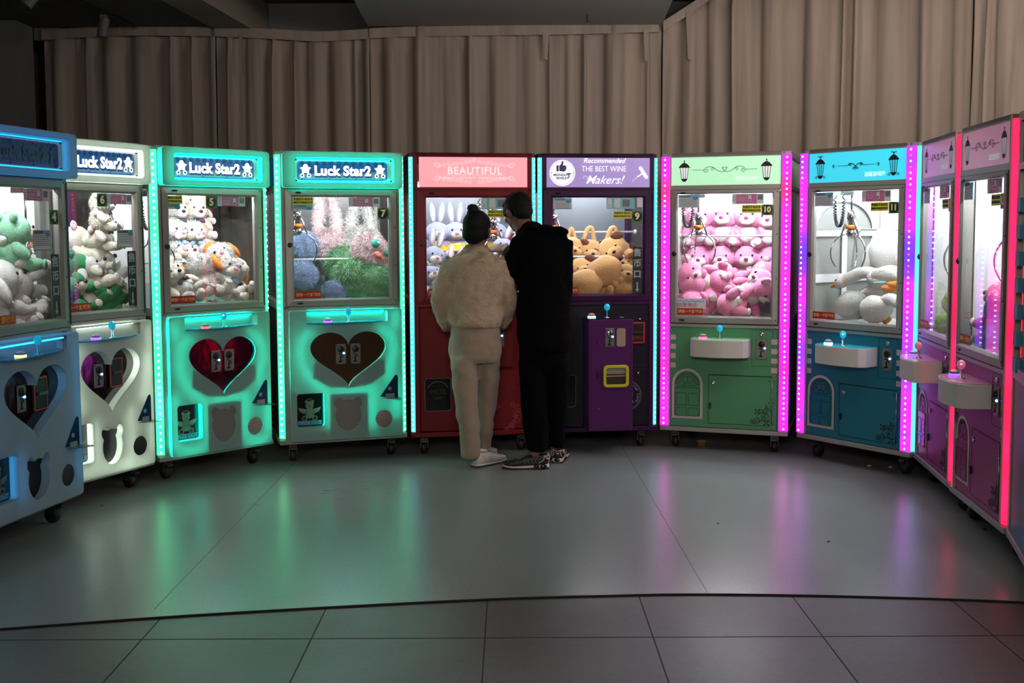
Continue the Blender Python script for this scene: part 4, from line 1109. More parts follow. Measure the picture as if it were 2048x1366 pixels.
mb = MB(); mb.lathe([(.016, 0), (.016, .003), (.0, .003)], (.13, b0 + .08, .909), 16); mb.build('small_button', mat('grey_button', '606468', .3), cb)
coin_mech(e9, .034, .785, b0, w=.062, hh=.122, parent=cb, dark=False)
pl = plate('blank_plate', [rrect(.08, .138, .725, .845, .014)], b0 - .003, .003, mat('beige_plate', '8f7f6c', .5), cb)
mb = MB()
for (x, z) in ((-.04, .757), (-.04, .315)): mb.box(x - .009, x + .009, b0 - .008, b0, z - .008, z + .008)
for x in (.084, .134):
    for z in (.728, .84): mb.ell((x, b0 - .002, z), (.004, .003, .004), nu=8, nv=4)
mb.build('lock_plate', STEEL, cb)
mb = MB(); mb.box(-.046, -.036, b0 - .012, b0, .52, .56); mb.build('latch', BLACK, cb)
YF = mat('yellow_frame', 'b8b020', .3)
pf = plate('prize_opening', [rrect(-.012, .158, .458, .605, .026), rrect(.008, .138, .478, .585, .012)], b0 - .012, .022, YF, cb, .004)
mb = MB(); mb.box(.008, .138, b0 - .002, b0 - .0005, .478, .585); po = mb.build('opening_back', mat('dark_opening', '181410', .6), pf)
mb = MB(); mb.box(.008, .138, b0 - .006, b0 - .002, .545, .585); mb.build('flap', mat('grey_flap', '807a72', .5), pf)
mb = MB(); mb.box(.008, .138, b0 - .010, b0 - .002, .528, .536); mb.build('flap_rod', mat('tan_rod', 'a07850', .4), pf)
mb = MB(); mb.box(.205, .318, -.012, .012, .722, .868); bb = mb.build('bill_slot', BLACK, e9, bevel=.003)
mb = MB(); mb.ribbon(rrect(.212, .311, .729, .861, .002), .010, -.014, closed=True); mb.build('bezel_stripe', mat('red_bezel', 'a01020', .4, emit='a01020', es=.2), bb)
mb = MB(); mb.box(.235, .295, -.03, -.01, .795, .805); mb.build('bill_mouth', STEEL, bb)
text('lettering', '纸币口', mat('dim_red_print', '8a2020', .5, emit='8a2020', es=.2), bb, size=.026, x=.263, z=.76, y=-.014)
mb = MB()
for (x, z) in ((.285, .885), (.275, .52)): mb.lathe([(.010, 0), (.010, -.006), (.004, -.012)], (x, .011, z), 14, 'y')
mb.build('lock', CHROME, lf)
WP = mat('white_line_print', '9a98a4', .5)
mb = MB(); mb.ribbon(circ(.195, .37, .103, 48), .002, .009, closed=True); mb.ribbon(circ(.195, .37, .095, 48), .001, .009, closed=True)
mb.ribbon([(.16, .335), (.235, .335), (.245, .40), (.17, .405)], .002, .009, closed=True)
for i in range(5): mb.ribbon([(.17, .345 + .012 * i), (.24, .345 + .012 * i)], .0015, .009)
mb.ribbon([(.24, .335), (.245, .315)], .004, .009)
mb.build('round_print', WP, lf)
for i, ch in enumerate('true love'):
    a = R(62 - i * 11.5); me = text_mesh(ch, size=.028, x=0, z=0, y=0); me.transform(Matrix.Translation((.195 + .083 * math.cos(a), .0088, .37 + .083 * math.sin(a))) @ Matrix.Rotation(-(a - PI / 2), 4, 'Y')); me.materials.append(WP); link('lettering', me, lf)
text('lettering', '1895', WP, lf, size=.026, x=.205, z=.302, y=.009, shear=.2)
pd = plate('prize_door', [rrect(-.33, -.15, .298, .519, .02)], .008, .006, mat('smoked_black'), e9)
mb = MB(); mb.ribbon(rrect(-.328, -.152, .30, .517, .02), .003, .003, closed=True); mb.build('door_print', GREYP, pd)
# ---- type C: cottage machines (green, blue, pink) with broad colour-changing LED posts
def lantern(mb, cx, cz, s, fancy=False, bodyi=0, glassi=1):
    mb.cur = glassi; mb.poly([(cx - .026 * s, cz + .022 * s), (cx + .026 * s, cz + .022 * s), (cx + .017 * s, cz - .05 * s), (cx - .017 * s, cz - .05 * s)], .0022)
    mb.cur = bodyi; y = .0012
    for u in (-1, -.34, .34, 1): mb.ribbon([(cx + .027 * s * u, cz + .024 * s), (cx + .018 * s * u, cz - .052 * s)], .0035 * s, y)
    mb.poly([(cx - .038 * s, cz + .022 * s), (cx + .038 * s, cz + .022 * s), (cx + .034 * s, cz + .030 * s), (cx + .020 * s, cz + .046 * s), (cx + .006 * s, cz + .054 * s), (cx - .006 * s, cz + .054 * s), (cx - .020 * s, cz + .046 * s), (cx - .034 * s, cz + .030 * s)], y)
    mb.ribbon([(cx, cz + .05 * s), (cx, cz + .068 * s)], .005 * s, y); mb.poly(circ(cx, cz + .066 * s, .005 * s, 10), y)
    mb.poly([(cx - .021 * s, cz - .05 * s), (cx + .021 * s, cz - .05 * s), (cx + .016 * s, cz - .062 * s), (cx + .006 * s, cz - .070 * s), (cx - .006 * s, cz - .070 * s), (cx - .016 * s, cz - .062 * s)], y)
    if fancy:
        for q in (-1, 1): mb.ribbon(scroll(cx + q * .03 * s, cz - .058 * s, .011 * s, q, -1), .003 * s, y); mb.ribbon(scroll(cx + q * .010 * s, cz + .066 * s, .009 * s, q, 1, .8), .003 * s, y)
def header_scroll(mb, cx, cz, fancy=False):
    y = .0012
    if fancy:
        for q in (-1, 1):
            mb.ribbon([(cx + q * .05, cz), (cx + q * .16, cz)], [.004, .0015], y)
            mb.ribbon([(cx + q * .05, cz + .003), (cx + q * .035, cz + .012), (cx + q * .015, cz + .008), (cx, cz - .006)], .005, y)
            mb.ribbon(scroll(cx + q * .04, cz + .004, .012, q, 1), .004, y); mb.ribbon(scroll(cx + q * .012, cz - .014, .010, q, -1), .004, y)
            for d in ((.168, 0), (.162, .007), (.162, -.007)): mb.poly(circ(cx + q * d[0], cz + d[1], .0045, 8), y)
        mb.ribbon([(cx, cz), (cx, cz - .032)], [.007, .002], y)
        return
    for q in (-1, 1):
        mb.ribbon([(cx + q * .21, cz + .002), (cx + q * .135, cz + .001)], .0025, y)
        p = [(cx + q * .135, cz + .001), (cx + q * .125, cz + .014), (cx + q * .10, cz + .022), (cx + q * .075, cz + .018), (cx + q * .045, cz - .004), (cx + q * .015, cz - .012), (cx - q * .005, cz - .002), (cx - q * .012, cz + .012)]
        mb.ribbon(smooth_path(p, 6), .0028, y); mb.ribbon(scroll(cx + q * .12, cz, .016, q, -1, 1.3), .0028, y); mb.ribbon(scroll(cx + q * .08, cz + .004, .013, -q, 1, 1.2), .0025, y); mb.ribbon(scroll(cx + q * .012, cz + .012, .009, -q, 1, 1.1), .0025, y)
def corner_ornament(mb, cx, cz, y):
    for (a, b, s, fx, fz) in ((0, .0, .045, 1, 1), (-.035, -.02, .03, -1, -1), (.028, .035, .03, 1, 1), (-.06, -.03, .018, -1, 1), (.032, .065, .018, 1, -1), (.0, .035, .02, -1, 1), (.02, -.005, .024, 1, -1)):
        mb.ribbon(scroll(cx + a, cz + b, s, fx, fz, 1.6), .0032, y)
    mb.ribbon(smooth_path([(cx - .085, cz - .038), (cx - .05, cz - .04), (cx - .01, cz - .02), (cx + .02, cz + .02), (cx + .03, cz + .06), (cx + .02, cz + .088)], 5), .003, y)
    for (a, b) in ((-.03, .038), (.03, -.035)):
        for k in range(4): t = PI / 4 + PI / 2 * k; mb.poly([(cx + a, cz + b), (cx + a + .02 * math.cos(t - .3), cz + b + .02 * math.sin(t - .3)), (cx + a + .024 * math.cos(t), cz + b + .024 * math.sin(t)), (cx + a + .02 * math.cos(t + .3), cz + b + .02 * math.sin(t + .3))], y)
def cottage(key, num, label, bodyc, headc, strips, hs=.8, fancy=False, back=None, lamp=130.0, rods=(), ball=None, side=True, ring='ff70a0', dots=(DOT_PINK, DOT_RED), poster=True, es=None, topc=None, chamberwhite=True):
    e, w = machine(key, label); h = w / 2
    body = mat('body_paint_' + key, bodyc, .4, vary=.05)
    shell(e, w, ALU, mat('side_paint_' + key, headc, .5), .90, side_low=body, post=.05)
    castors(e, w)
    for s, st in zip((-1, 1), strips):
        led_strip(e, w, s, .034 if st[3] == 2 else .052 if st[3] else .036, st[0], st[1], st[2], dots=st[4], z0=.165, z1=1.968, seed=hash_(key) * .7 + s * 2.3, flat=bool(st[3]), prot=.036 if st[3] == 2 else .018, pitch=.034, dr=.0062, scale=1.7)
    mb = MB()
    for s in (-1, 1):
        a, b = sorted((s * (h - .050), s * (h - .066))); mb.box(a, b, -.002, .03, .158, 1.99)
    mb.box(-h + .05, h - .05, .0, .03, 1.966, 1.99); mb.box(-h + .05, h - .05, .0, .03, 1.740, 1.778); mb.box(-h + .05, h - .05, .0, .03, .835, .856)
    mb.build('front_post', ALU, e, bevel=.003)
    sg = plate('header_sign', [rrect(-.362, .356, 1.776, 1.966, .002)], .006, .005, backlit('header_' + key, headc, hs), e)
    mb = MB(); lantern(mb, -.27, 1.872, 1, fancy); lantern(mb, .265, 1.872, 1, fancy); mb.cur = 0; header_scroll(mb, -.005, 1.876, fancy)
    mb.build('header_print', [INK, glow('lantern_pane_' + key, 'ffffff' if not fancy else headc, hs * 1.1, False)], sg)
    text('lettering', '温馨游戏屋' if not fancy else '温馨游戏屋', glow('maker_print_' + key, 'f4fff8', hs * 1.2, False), sg, size=.030, x=.135, z=1.815, y=.0012, bold=.0002)
    d = door_frame(e, w, -.352, .348, .864, 1.744, -.312, .304, .912, 1.720, ALU)
    chamber(e, w, .90, 1.73, back or mat('white_back', 'e2e4e4', .5), lamp=lamp, rods=rods, floor_z=.875, sidewhite=side)
    # lower front
    mb = MB(); mb.box(-.366, .352, .010, .03, .162, .836); lf = mb.build('lower_front', body, e)
    BRK = mat('pale_brick_print', 'b4a8a0', .6)
    mb = MB()
    for q, xe, z0 in ((-1, -.362, .780), (1, .352, .765)):
        for k in range(4):
            z = z0 - k * .063; mb.poly([(xe, z), (xe - q * .042, z), (xe - q * .042, z - .034), (xe, z - .034)], .0085)
    mb.build('brick_print', BRK, lf)
    # arched window print with recessed prize door
    cx = -.240; ax, bx = -.343, -.137; zb, zt = .215, .545
    oa = [(ax, zb), (bx, zb), (bx, .45)] + [(cx + .103 * math.cos(R(t)), .45 + .103 * math.sin(R(t))) for t in range(10, 171, 10)] + [(ax, .45)]
    ia = [(ax + .016, zb + .016), (bx - .016, zb + .016), (bx - .016, .45)] + [(cx + .087 * math.cos(R(t)), .45 + .087 * math.sin(R(t))) for t in range(10, 171, 10)] + [(ax + .016, .45)]
    aw = plate('arched_window_print', [oa, ia], .008, .002, BRK, e)
    mb = MB(); y = .0085
    for t in range(0, 181, 9): a = R(t); mb.ribbon([(cx + .064 * math.cos(a), .447 + .064 * math.sin(a)), (cx + .083 * math.cos(a), .447 + .083 * math.sin(a))], .004, y)
    fan = [(cx + .058 * math.cos(R(t)), .438 + .062 * math.sin(R(t))) for t in range(0, 181, 12)]
    mb.ribbon(fan, .003, y, closed=True); mb.ribbon([(cx + .018 * math.cos(R(t)), .438 + .02 * math.sin(R(t))) for t in range(0, 181, 20)], .003, y)
    for t in (40, 90, 140): a = R(t); mb.ribbon([(cx + .018 * math.cos(a), .438 + .02 * math.sin(a)), (cx + .058 * math.cos(a), .438 + .062 * math.sin(a))], .003, y)
    mb.build('fan_print', INK, aw)
    pdm = mat('prize_flap_' + key, bodyc, .25, spec=.6)
    pd = plate('prize_door', [rrect(-.326, -.154, .232, .428, .02)], .006, .008, pdm, e, .001)
    mb = MB()
    for (a, b) in ((-.314, -.246), (-.232, -.166)):
        mb.ribbon(rrect(a, b, .305, .388, .001, 1), .003, .0012, closed=True); mb.ribbon([(a, .236), (a, .288), (b, .288), (b, .236)], .003, .0012)
    mb.ribbon(rrect(-.324, -.156, .234, .426, .02), .002, .0012, closed=True)
    mb.build('pane_print', INK, pd)
    # service door
    mb = MB(); mb.box(-.098, .316, .0085, .012, .19, .516); sd = mb.build('service_door', body, e)
    mb = MB(); mb.ribbon(rrect(-.098, .316, .19, .516, .006), .0025, .0075, closed=True); mb.ribbon([(-.098, .517), (.316, .517)], .005, .007); mb.build('door_gap', SCREW, sd)
    mb = MB(); mb.tube([(.318, .004, .2), (.318, .004, .51)], .003, 6); mb.build('hinge', STEEL, sd)
    mb = MB(); mb.lathe([(.014, 0), (.014, -.005), (.008, -.008), (.004, -.006)], (-.065, .008, .464), 18, 'y'); mb.build('lock', CHROME, sd)
    mb = MB(); mb.box(-.092, -.080, -.002, .008, .29, .33); mb.build('handle', BLACK, sd)
    mb = MB()
    for x, z in ((.30, .49), (.33, .49), (.30, .345), (.33, .345), (.33, .205)): mb.ell((x, .007, z), (.004, .002, .004), nu=8, nv=4)
    o = mb.build('screws', SCREW, sd); o['kind'] = 'stuff'
    mb = MB(); corner_ornament(mb, .255, .245, .0072); mb.build('ornament_print', INK, sd)
    # coin panel
    mb = MB(); mb.ribbon(rrect(.185, .318, .585, .825, .002, 1), .0015, .0085, closed=True); mb.build('coin_panel_seam', SCREW, lf)
    coin_mech(e, .248, .700, .009, w=.072, hh=.132, parent=lf)
    mb = MB(); mb.lathe([(.014, 0), (.014, -.005), (.008, -.008), (.004, -.006)], (.248, .009, .797), 18, 'y'); mb.build('key_switch', CHROME, lf)
    # control tray
    x0, x1 = -.205, .175; pts = []
    for i in range(13):
        t = i / 12; x = x0 + (x1 - x0) * t; pts.append((x, -(.125 + .04 * math.sin(PI * t)) if 0 < i < 12 else -.115))
    pts = [(x0, .010)] + [(x0, -.10)] + pts[1:-1] + [(x1, -.10), (x1, .010)]
    N = len(pts); mb = MB()
    mb.add([(x, y, .650) for x, y in pts] + [(x, y, .765) for x, y in pts], [tuple(range(N)), tuple(range(N, 2 * N))[::-1]] + [(i, N + i, N + (i + 1) % N, (i + 1) % N) for i in range(N)])
    tr = mb.build('control_tray', mat('white_tray', 'b8b4ac', .4), e, bevel=.003)
    mb = MB(); q = [(x, y + .004) if y < 0 else (x, y) for x, y in pts]
    mb.add([(x * .985 - .0002, y, .7655) for x, y in q] + [(x * .985 - .0002, y, .7685) for x, y in q], [tuple(range(N)), tuple(range(N, 2 * N))[::-1]] + [(i, N + i, N + (i + 1) % N, (i + 1) % N) for i in range(N)])
    mb.build('tray_top', mat('tray_top_' + key, topc or headc, .12), tr)
    joystick(tr, -.015, -.075, .768, ball or BALL_CY)
    push_button(tr, -.125, -.075, .768, glow('tray_ring_' + ring, ring, 1.6, False))
    # stickers
    if poster:
        poster_text(e, -.308, 1.715, w=.14, hh=.085); poster_pink(e, .045, 1.718, w=.16, hh=.068)
        yellow_note(e, .11, 1.645, w=.125, hh=.052); number_sticker(e, num, .236, 1.647, .070)
    red_note(e, -.31, .915, w=.17, hh=.046)
    return e, w
wide = lambda stops, name, st: (stops, name, st, True, (DOT_PINK, DOT_RED))
e10, w10 = cottage('M10', '10', 'green cottage claw machine number 10 filled with pink bears, between pink light posts', '438258', 'a8e0b8', (wide(PINK, 'pink', 2.3), wide(PINK, 'pink', 2.3)), hs=.75, lamp=240.0, rods=((1.44, .46), (1.15, .46)), ring='ff70a0')
mb = MB(); mb.poly([(-.31, .958), (-.12, .958), (-.12, 1.025), (-.31, 1.025)], .0045); o = mb.build('phone_notice', PAPER, e10)
text('lettering', '故障电话', mat('print_pink', 'c04a6a', .5), o, size=.034, x=-.245, z=.98, y=.0035)
mb = MB()
for k in range(14): mb.poly(circ(-.30 + k * .0125, 1.008 + .003 * math.sin(k * 2), .005, 8), .0035)
mb.build('print_flowers', mat('print_blue'), o)
claw(e10, -.20, .16, 1.60, 0, 1.15)
BK11 = mat('white_back')
e11, w11 = cottage('M11', '11', 'blue cottage claw machine number 11 with white geese inside', '0d6478', '38c4dc', (wide(VIOLET, 'violet', 2.2), wide(VIOLET, 'violet', 2.2)), hs=.85, fancy=True, lamp=180.0, rods=(), ring='dff4ff', side=False)
# pierced white side panel with arched panes
def side_plate(e, w, side):
    yc = .42
    arch = [(yc - .30, 1.475)] + [(yc - .30 * math.cos(R(t)), 1.475 + .19 * math.sin(R(t))) for t in range(0, 181, 10)]
    holes = [arch] + [rrect(a, b, c, d, .003, 1) for a, b in ((.12, .395), (.445, .72)) for c, d in ((.925, 1.135), (1.19, 1.437))]
    me = flat2d([[(.05, .87), (DEPTH - .05, .87), (DEPTH - .05, 1.79), (.05, 1.79)]] + holes, 0, .006)
    me.transform(Matrix(((0, 1, 0, side * (w / 2 - .028)), (1, 0, 0, 0), (0, 0, 1, 0), (0, 0, 0, 1))))
    me.materials.append(mat('white_back')); return link('side_panel', me, e)
side_plate(e11, w11, -1)
mb = MB(); mb.box(-w11 / 2 + .010, -w11 / 2 + .014, .08, DEPTH - .06, .9, 1.72); mb.build('frosted_pane', mat('frosted_pane', 'a4a8a2', .4), e11)
mb = MB(); mb.box(w11 / 2 - .043, w11 / 2 - .037, .08, DEPTH - .06, .875, 1.8); mb.build('side_panel', CHAMBER, e11)
for z in (1.48, 1.20):
    mb = MB(); mb.tube([(-w11 / 2 + .04, .56, z), (w11 / 2 - .04, .56, z)], .007, 8); mb.cyl((-w11 / 2 + .03, .56, z), (-w11 / 2 + .055, .56, z), .018, 14)
    mb.build('display_rod', mat('white_rod'), e11)
claw(e11, -.16, .18, 1.60, 0, 1.2)
chute(e11, -.38, -.08, 1.08, .875)
mb = MB(); mb.ribbon([(-.1, 1.74), (-.08, 1.60)], .006, .3); 
edgec = (CYAN, 'cyan', 2.0, 2, ()); edger = (RED, 'red', 2.4, False, ())
e12, w12 = cottage('M12', '12', 'farther pink cottage claw machine at right, next to the blue one, green plush inside', '8a2a62', 'c88aa8', (edgec, edger), hs=.28, lamp=180.0, ring='a060ff', ball=BALL_PK)
claw(e12, -.10, .2, 1.60, 0, 1.3, coil=False); chute(e12, -.38, -.1, 1.05, .875)
e13, w13 = cottage('M13', '13', 'nearest pink cottage claw machine at right with red light edge and blue plush inside', '8a2a62', 'c88aa8', (edger, edger), hs=.28, lamp=180.0, ring='a060ff', ball=BALL_PK)
claw(e13, -.02, .2, 1.62, 0, 1.3, coil=False); chute(e13, -.38, -.1, 1.05, .875)
e14, w14 = cottage('M14', '14', 'blue cottage claw machine cut off by the right edge of the photo', '0d6478', '2080a0', (edger, edger), hs=.2, lamp=90.0, ring='a060ff')
mb = MB(); x = -w14 / 2 + .006
for k in range(7): mb.box(x - .009, x + .012, DEPTH - .14, DEPTH - .055, 1.62 - k * .115 - .06, 1.62 - k * .115)
mb.build('brick_print', mat('side_paint_M14'), e14)
for p in list(e14.children):
    if p.name.startswith('led_strip'):
        for q in p.children: bpy.data.objects.remove(q)
        bpy.data.objects.remove(p)
# ------------------------------------------------------------------ plush toys
def fur(name, col, rough=.9, bump=.6, sc=140, vary=.10):
    return mat(name, col, rough, bump=bump, bscale=sc, sheen=.3, vary=vary, vscale=9, spec=.2)
EYE = mat('black_bead_eye', '060606', .12); NOSE_BR = mat('dark_brown_nose', '1c0e0a', .3)
F_WHITE = fur('white_fur', 'e6e4de'); F_CREAM = fur('cream_fur', 'e4dcc8'); F_PINK = fur('pink_fur', 'ff9cc8', vary=.06); F_PALEPINK = fur('pale_pink_fur', 'fadcdc')
F_GREEN = fur('green_fur', '2c8a52'); F_MINT = fur('mint_fur', '8cc8a0'); F_TAN = fur('tan_fur', 'cc9e68'); F_BROWN = fur('brown_fur', '5c3022'); F_GREY = fur('blue_grey_fur', 'a8b0cc')
F_BLUE = fur('light_blue_fur', 'b8d0f6'); F_ORANGE = fur('orange_felt', 'e0862c', bump=.2); F_LGREEN = fur('leaf_green_fur', '9cc83c'); F_DBLUE = fur('mid_blue_fur', '4c90c0')
PK_IN = fur('soft_pink_felt', 'f09cb0', bump=.2); MAG = mat('magenta_frill', 'd02888', .7); YELF = fur('yellow_felt', 'f0c030', bump=.2); PLUM = mat('plum_nose', '9c2c6c', .3); RIB = mat('dark_ribbon', '20282c', .5); SKYF = fur('sky_felt', '9cc4e8', bump=.2); TEALF = mat('teal_felt', '30988c', .7); CORAL = mat('coral_felt', 'ee7c74', .7); EYEG = mat('green_eye', '3ca890', .2); BEIGEF = fur('beige_face_fur', 'd8c8b4')
def plush_shell(name): return empty(name)
def part(root, name, m, ells, seed=0, lump=.10, nu=18, nv=12):
    mb = MB()
    for i, q in enumerate(ells):
        c, r = q[0], q[1]; rot = q[2] if len(q) > 2 else (0, 0, 0)
        mb.ell(c, r, rot, nu, nv, lump, seed + i)
    return mb.build(name, m, root)
def shag(mb, ells, n, length, width, seed, down=.35, jit=.6, curl=.3):
    """dense strands of pile standing off the given ellipsoids"""
    rnd = np.random.RandomState(seed)
    areas = np.array([(q[1][0] * q[1][1] + q[1][1] * q[1][2] + q[1][0] * q[1][2]) for q in ells]); areas = areas / areas.sum()
    for q, a in zip(ells, areas):
        k = int(n * a); M = Euler(q[2]).to_matrix() if len(q) > 2 else Matrix.Identity(3); c = Vector(q[0]); r = q[1]
        D = rnd.normal(size=(k, 3)); D /= np.linalg.norm(D, axis=1)[:, None]
        J = rnd.normal(size=(k, 3)) * jit; S = rnd.uniform(.6, 1.25, k)
        for d, j, s in zip(D, J, S):
            p = c + M @ Vector((d[0] * r[0], d[1] * r[1], d[2] * r[2]))
            nn = (M @ Vector((d[0] / r[0], d[1] / r[1], d[2] / r[2]))).normalized()
            v = (nn + Vector(j) * .5 + Vector((0, 0, -down))).normalized()
            sd = v.cross(Vector((j[1], j[2], j[0] + .3)));
            if sd.length < 1e-4: continue
            sd = sd.normalized() * width
            mid = p + v * length * s * .55; v2 = (v + Vector((0, 0, -down * 1.2)) + Vector(j[::-1]) * curl).normalized(); tip = mid + v2 * length * s * .5
            p = p - nn * .003
            mb.add([p - sd, p + sd, mid + sd * .8, mid - sd * .8, tip], [(0, 1, 2, 3), (3, 2, 4)], True)
def pile(root, m, ells, n, length=.012, width=.0012, seed=1, down=.15, name='pile', **kw):
    mb = MB(); shag(mb, ells, n, length, width, seed, down, **kw)
    o = mb.build(name, m, root); o['kind'] = 'stuff'; return o

def teddy(name, furm, belly, muzzle, nose, innr, pad=None, face=None, ears='round', seed=0, bow=None, fluffy=0, head=1.0, dress=None, wide=1.0, tummy=True):
    """seated plush about 0.30 high, facing -y, base at the origin"""
    r = plush_shell(name); hz = .205 + .0
    body = [((0, 0, .085), (.078 * wide, .068, .092))]
    hd = [((0, -.012, hz), (.092 * head * wide, .078 * head, .078 * head))]
    part(r, 'body', furm, body, seed); h = part(r, 'head', furm, hd, seed + 3)
    if tummy: part(r, 'belly', belly, [((0, -.028, .085), (.056 * wide, .052, .068))], seed)
    if face: part(r, 'face', face, [((0, -.030, hz - .006), (.072 * head, .066 * head, .062 * head))], seed)
    dy = -.020 if face else 0
    part(r, 'muzzle', muzzle, [((0, -.075 * head + dy * .4, hz - .022), (.046 * head, .034, .034 * head))], seed, .05)
    part(r, 'nose', nose, [((0, -.108 * head + dy * .4, hz - .008), (.016, .011, .012))], 0, 0, 12, 8)
    for s in (-1, 1):
        part(r, 'eye', EYE, [((s * .034 * head, -.080 * head + dy * .6, hz + .018), (.0085, .006, .009))], 0, 0, 10, 8)
        if ears == 'round':
            part(r, 'ear', furm, [((s * .078 * head * wide, 0, hz + .062 * head), (.032, .018, .032))], seed); part(r, 'inner_ear', innr, [((s * .078 * head * wide, -.012, hz + .062 * head), (.021, .010, .021))], seed)
        elif ears == 'tall':
            part(r, 'ear', furm, [((s * .036, .005, hz + .150), (.026, .014, .085), (0, s * .12, 0))], seed); part(r, 'inner_ear', innr, [((s * .036, -.006, hz + .150), (.016, .008, .066), (0, s * .12, 0))], seed)
        elif ears == 'flop':
            part(r, 'ear', innr, [((s * .098 * head, -.005, hz - .002), (.022, .034, .060), (.2, s * -.35, 0))], seed)
        elif ears == 'long':
            part(r, 'ear', furm, [((s * .120 * head, .0, hz + .018), (.070, .026, .034), (0, s * .5, 0))], seed)
        part(r, 'arm', furm, [((s * .088 * wide, -.030, .105), (.028, .030, .056), (-.7, s * -.4, 0))], seed + s)
        part(r, 'leg', furm, [((s * .062, -.085, .036), (.034, .062, .034), (0, 0, s * .35))], seed + s)
        part(r, 'paw_pad', pad or belly, [((s * .080, -.140, .038), (.026, .011, .027), (0, 0, s * .3))], seed, .02)
    if bow:
        for s in (-1, 1): part(r, 'bow', bow, [((s * .026, -.075, hz - .070), (.026, .008, .015), (0, s * .35, 0))], 1, .15, 12, 8)
    if dress:
        mb = MB(); mb.loft([(0, 0, .135, .062, .055), (0, 0, .11, .085, .076), (0, 0, .07, .112, .102), (0, 0, .062, .116, .106)], 28, False); mb.build('dress', dress[0], r)
        mb = MB(); mb.tube([(.118 * math.cos(2 * PI * k / 30), .108 * math.sin(2 * PI * k / 30), .058 + .006 * (k % 2)) for k in range(30)], .006, 6, closed=True); mb.build('frill', dress[1], r)
    if fluffy:
        pile(r, furm, body + hd, int(2600 * fluffy), .013, .0018, seed + 5, .3, curl=1.2)
    return r
def puppy_bag(name, seed=0):
    r = plush_shell(name)
    part(r, 'body', F_TAN, [((0, .01, .10), (.105, .075, .085))], seed, .12)
    part(r, 'muzzle', F_TAN, [((0, -.062, .085), (.055, .040, .040))], seed, .08)
    for s in (-1, 1):
        part(r, 'ear', F_BROWN, [((s * .088, -.025, .155), (.040, .016, .024), (0, s * .5, 0))], seed, .1)
        part(r, 'eye', EYE, [((s * .035, -.075, .118), (.006, .004, .006))], 0, 0, 10, 8)
        part(r, 'leg', F_TAN, [((s * .065, -.055, .028), (.030, .055, .028), (0, 0, s * .3))], seed)
    part(r, 'nose', NOSE_BR, [((0, -.103, .098), (.012, .008, .009))], 0, 0, 10, 8)
    return r
def strap(root, m, pts, w, t=.010, hair=0, name='strap', seed=3):
    mb = MB(); P = smooth_path(pts, 5); mb.tube(P, w, 10)
    o = mb.build(name, m, root)
    if hair:
        ells = [(tuple(p), (w, w, w * 1.4)) for p in P[::2]]
        pile(root, m, ells, hair, .032, .0020, seed, .35, name='strap_pile')
    return o
def shaggy(name, m, kind='bag', seed=0, eyes=EYEG, mouth=CORAL, n=6500, L=.034):
    """long-pile round plush about 0.30 wide, facing -y"""
    r = plush_shell(name)
    E = [((0, 0, .11), (.135, .095, .105)), ((0, -.03, .06), (.11, .08, .055))]
    part(r, 'body', m, E, seed, .12)
    pile(r, m, E, n, L, .0019, seed + 9, .5, jit=.42)
    if eyes:
        for s in (-1, 1):
            part(r, 'eye', EYEG, [((s * .055, -.115, .145), (.030, .016, .030))], 0, 0, 14, 10)
            part(r, 'eye_glint', F_WHITE, [((s * .055 + .010, -.131, .156), (.008, .004, .010))], 0, 0, 8, 6)
        part(r, 'mouth', mouth, [((0, -.125, .085), (.034, .016, .022))], 0, 0, 14, 10)
        part(r, 'tongue', mat('orange_tongue', 'f09040', .7), [((0.0, -.138, .079), (.015, .008, .011))], 0, 0, 10, 8)
    return r
def goose(name, seed=0, pose='lie'):
    r = plush_shell(name)
    if pose == 'lie':
        B = [((0, 0, .10), (.16, .11, .10), (0, .15, 0))]
        part(r, 'body', F_WHITE, B, seed, .12)
        mb = MB(); mb.tube(smooth_path([(-.09, -.02, .15), (-.17, -.04, .17), (-.25, -.06, .15), (-.31, -.07, .13)], 5), .042, 14); mb.build('neck', F_WHITE, r)
        part(r, 'head', F_WHITE, [((-.335, -.075, .125), (.056, .046, .048), (0, -.3, 0))], seed, .06)
        part(r, 'beak', F_ORANGE, [((-.395, -.085, .105), (.032, .020, .014), (0, -.4, 0))], seed, .04, 14, 8)
        part(r, 'eye', EYE, [((-.345, -.120, .140), (.006, .004, .006))], 0, 0, 10, 8)
        part(r, 'wing', F_WHITE, [((.03, -.09, .12), (.11, .028, .06), (.2, .2, 0))], seed + 2, .1)
        for s in (0, 1): part(r, 'foot', F_ORANGE, [((.13 - .05 * s, -.11, .05 - .02 * s), (.055, .022, .026), (0, .3, .3))], seed, .12)
    else:
        B = [((0, 0, .16), (.115, .085, .17))]
        part(r, 'body', F_WHITE, B, seed, .12)
        for s in (-1, 1):
            part(r, 'wing', F_WHITE, [((s * .105, -.01, .12), (.045, .035, .12), (0, s * -.25, 0))], seed + s, .1)
            mb = MB(); mb.tube([(s * .05, 0, .02), (s * .062, -.01, -.08), (s * .065, -.02, -.13)], [.024, .026, .022], 12); mb.build('leg', F_ORANGE, r)
            part(r, 'foot', F_ORANGE, [((s * .07, -.045, -.145), (.036, .052, .016), (.3, 0, 0))], seed, .08)
    return r
def copy_tree(o, parent=None):
    c = o.copy(); COL.objects.link(c)
    if parent is not None: c.parent = parent
    for ch in o.children: copy_tree(ch, c)
    return c
PROTO = {}
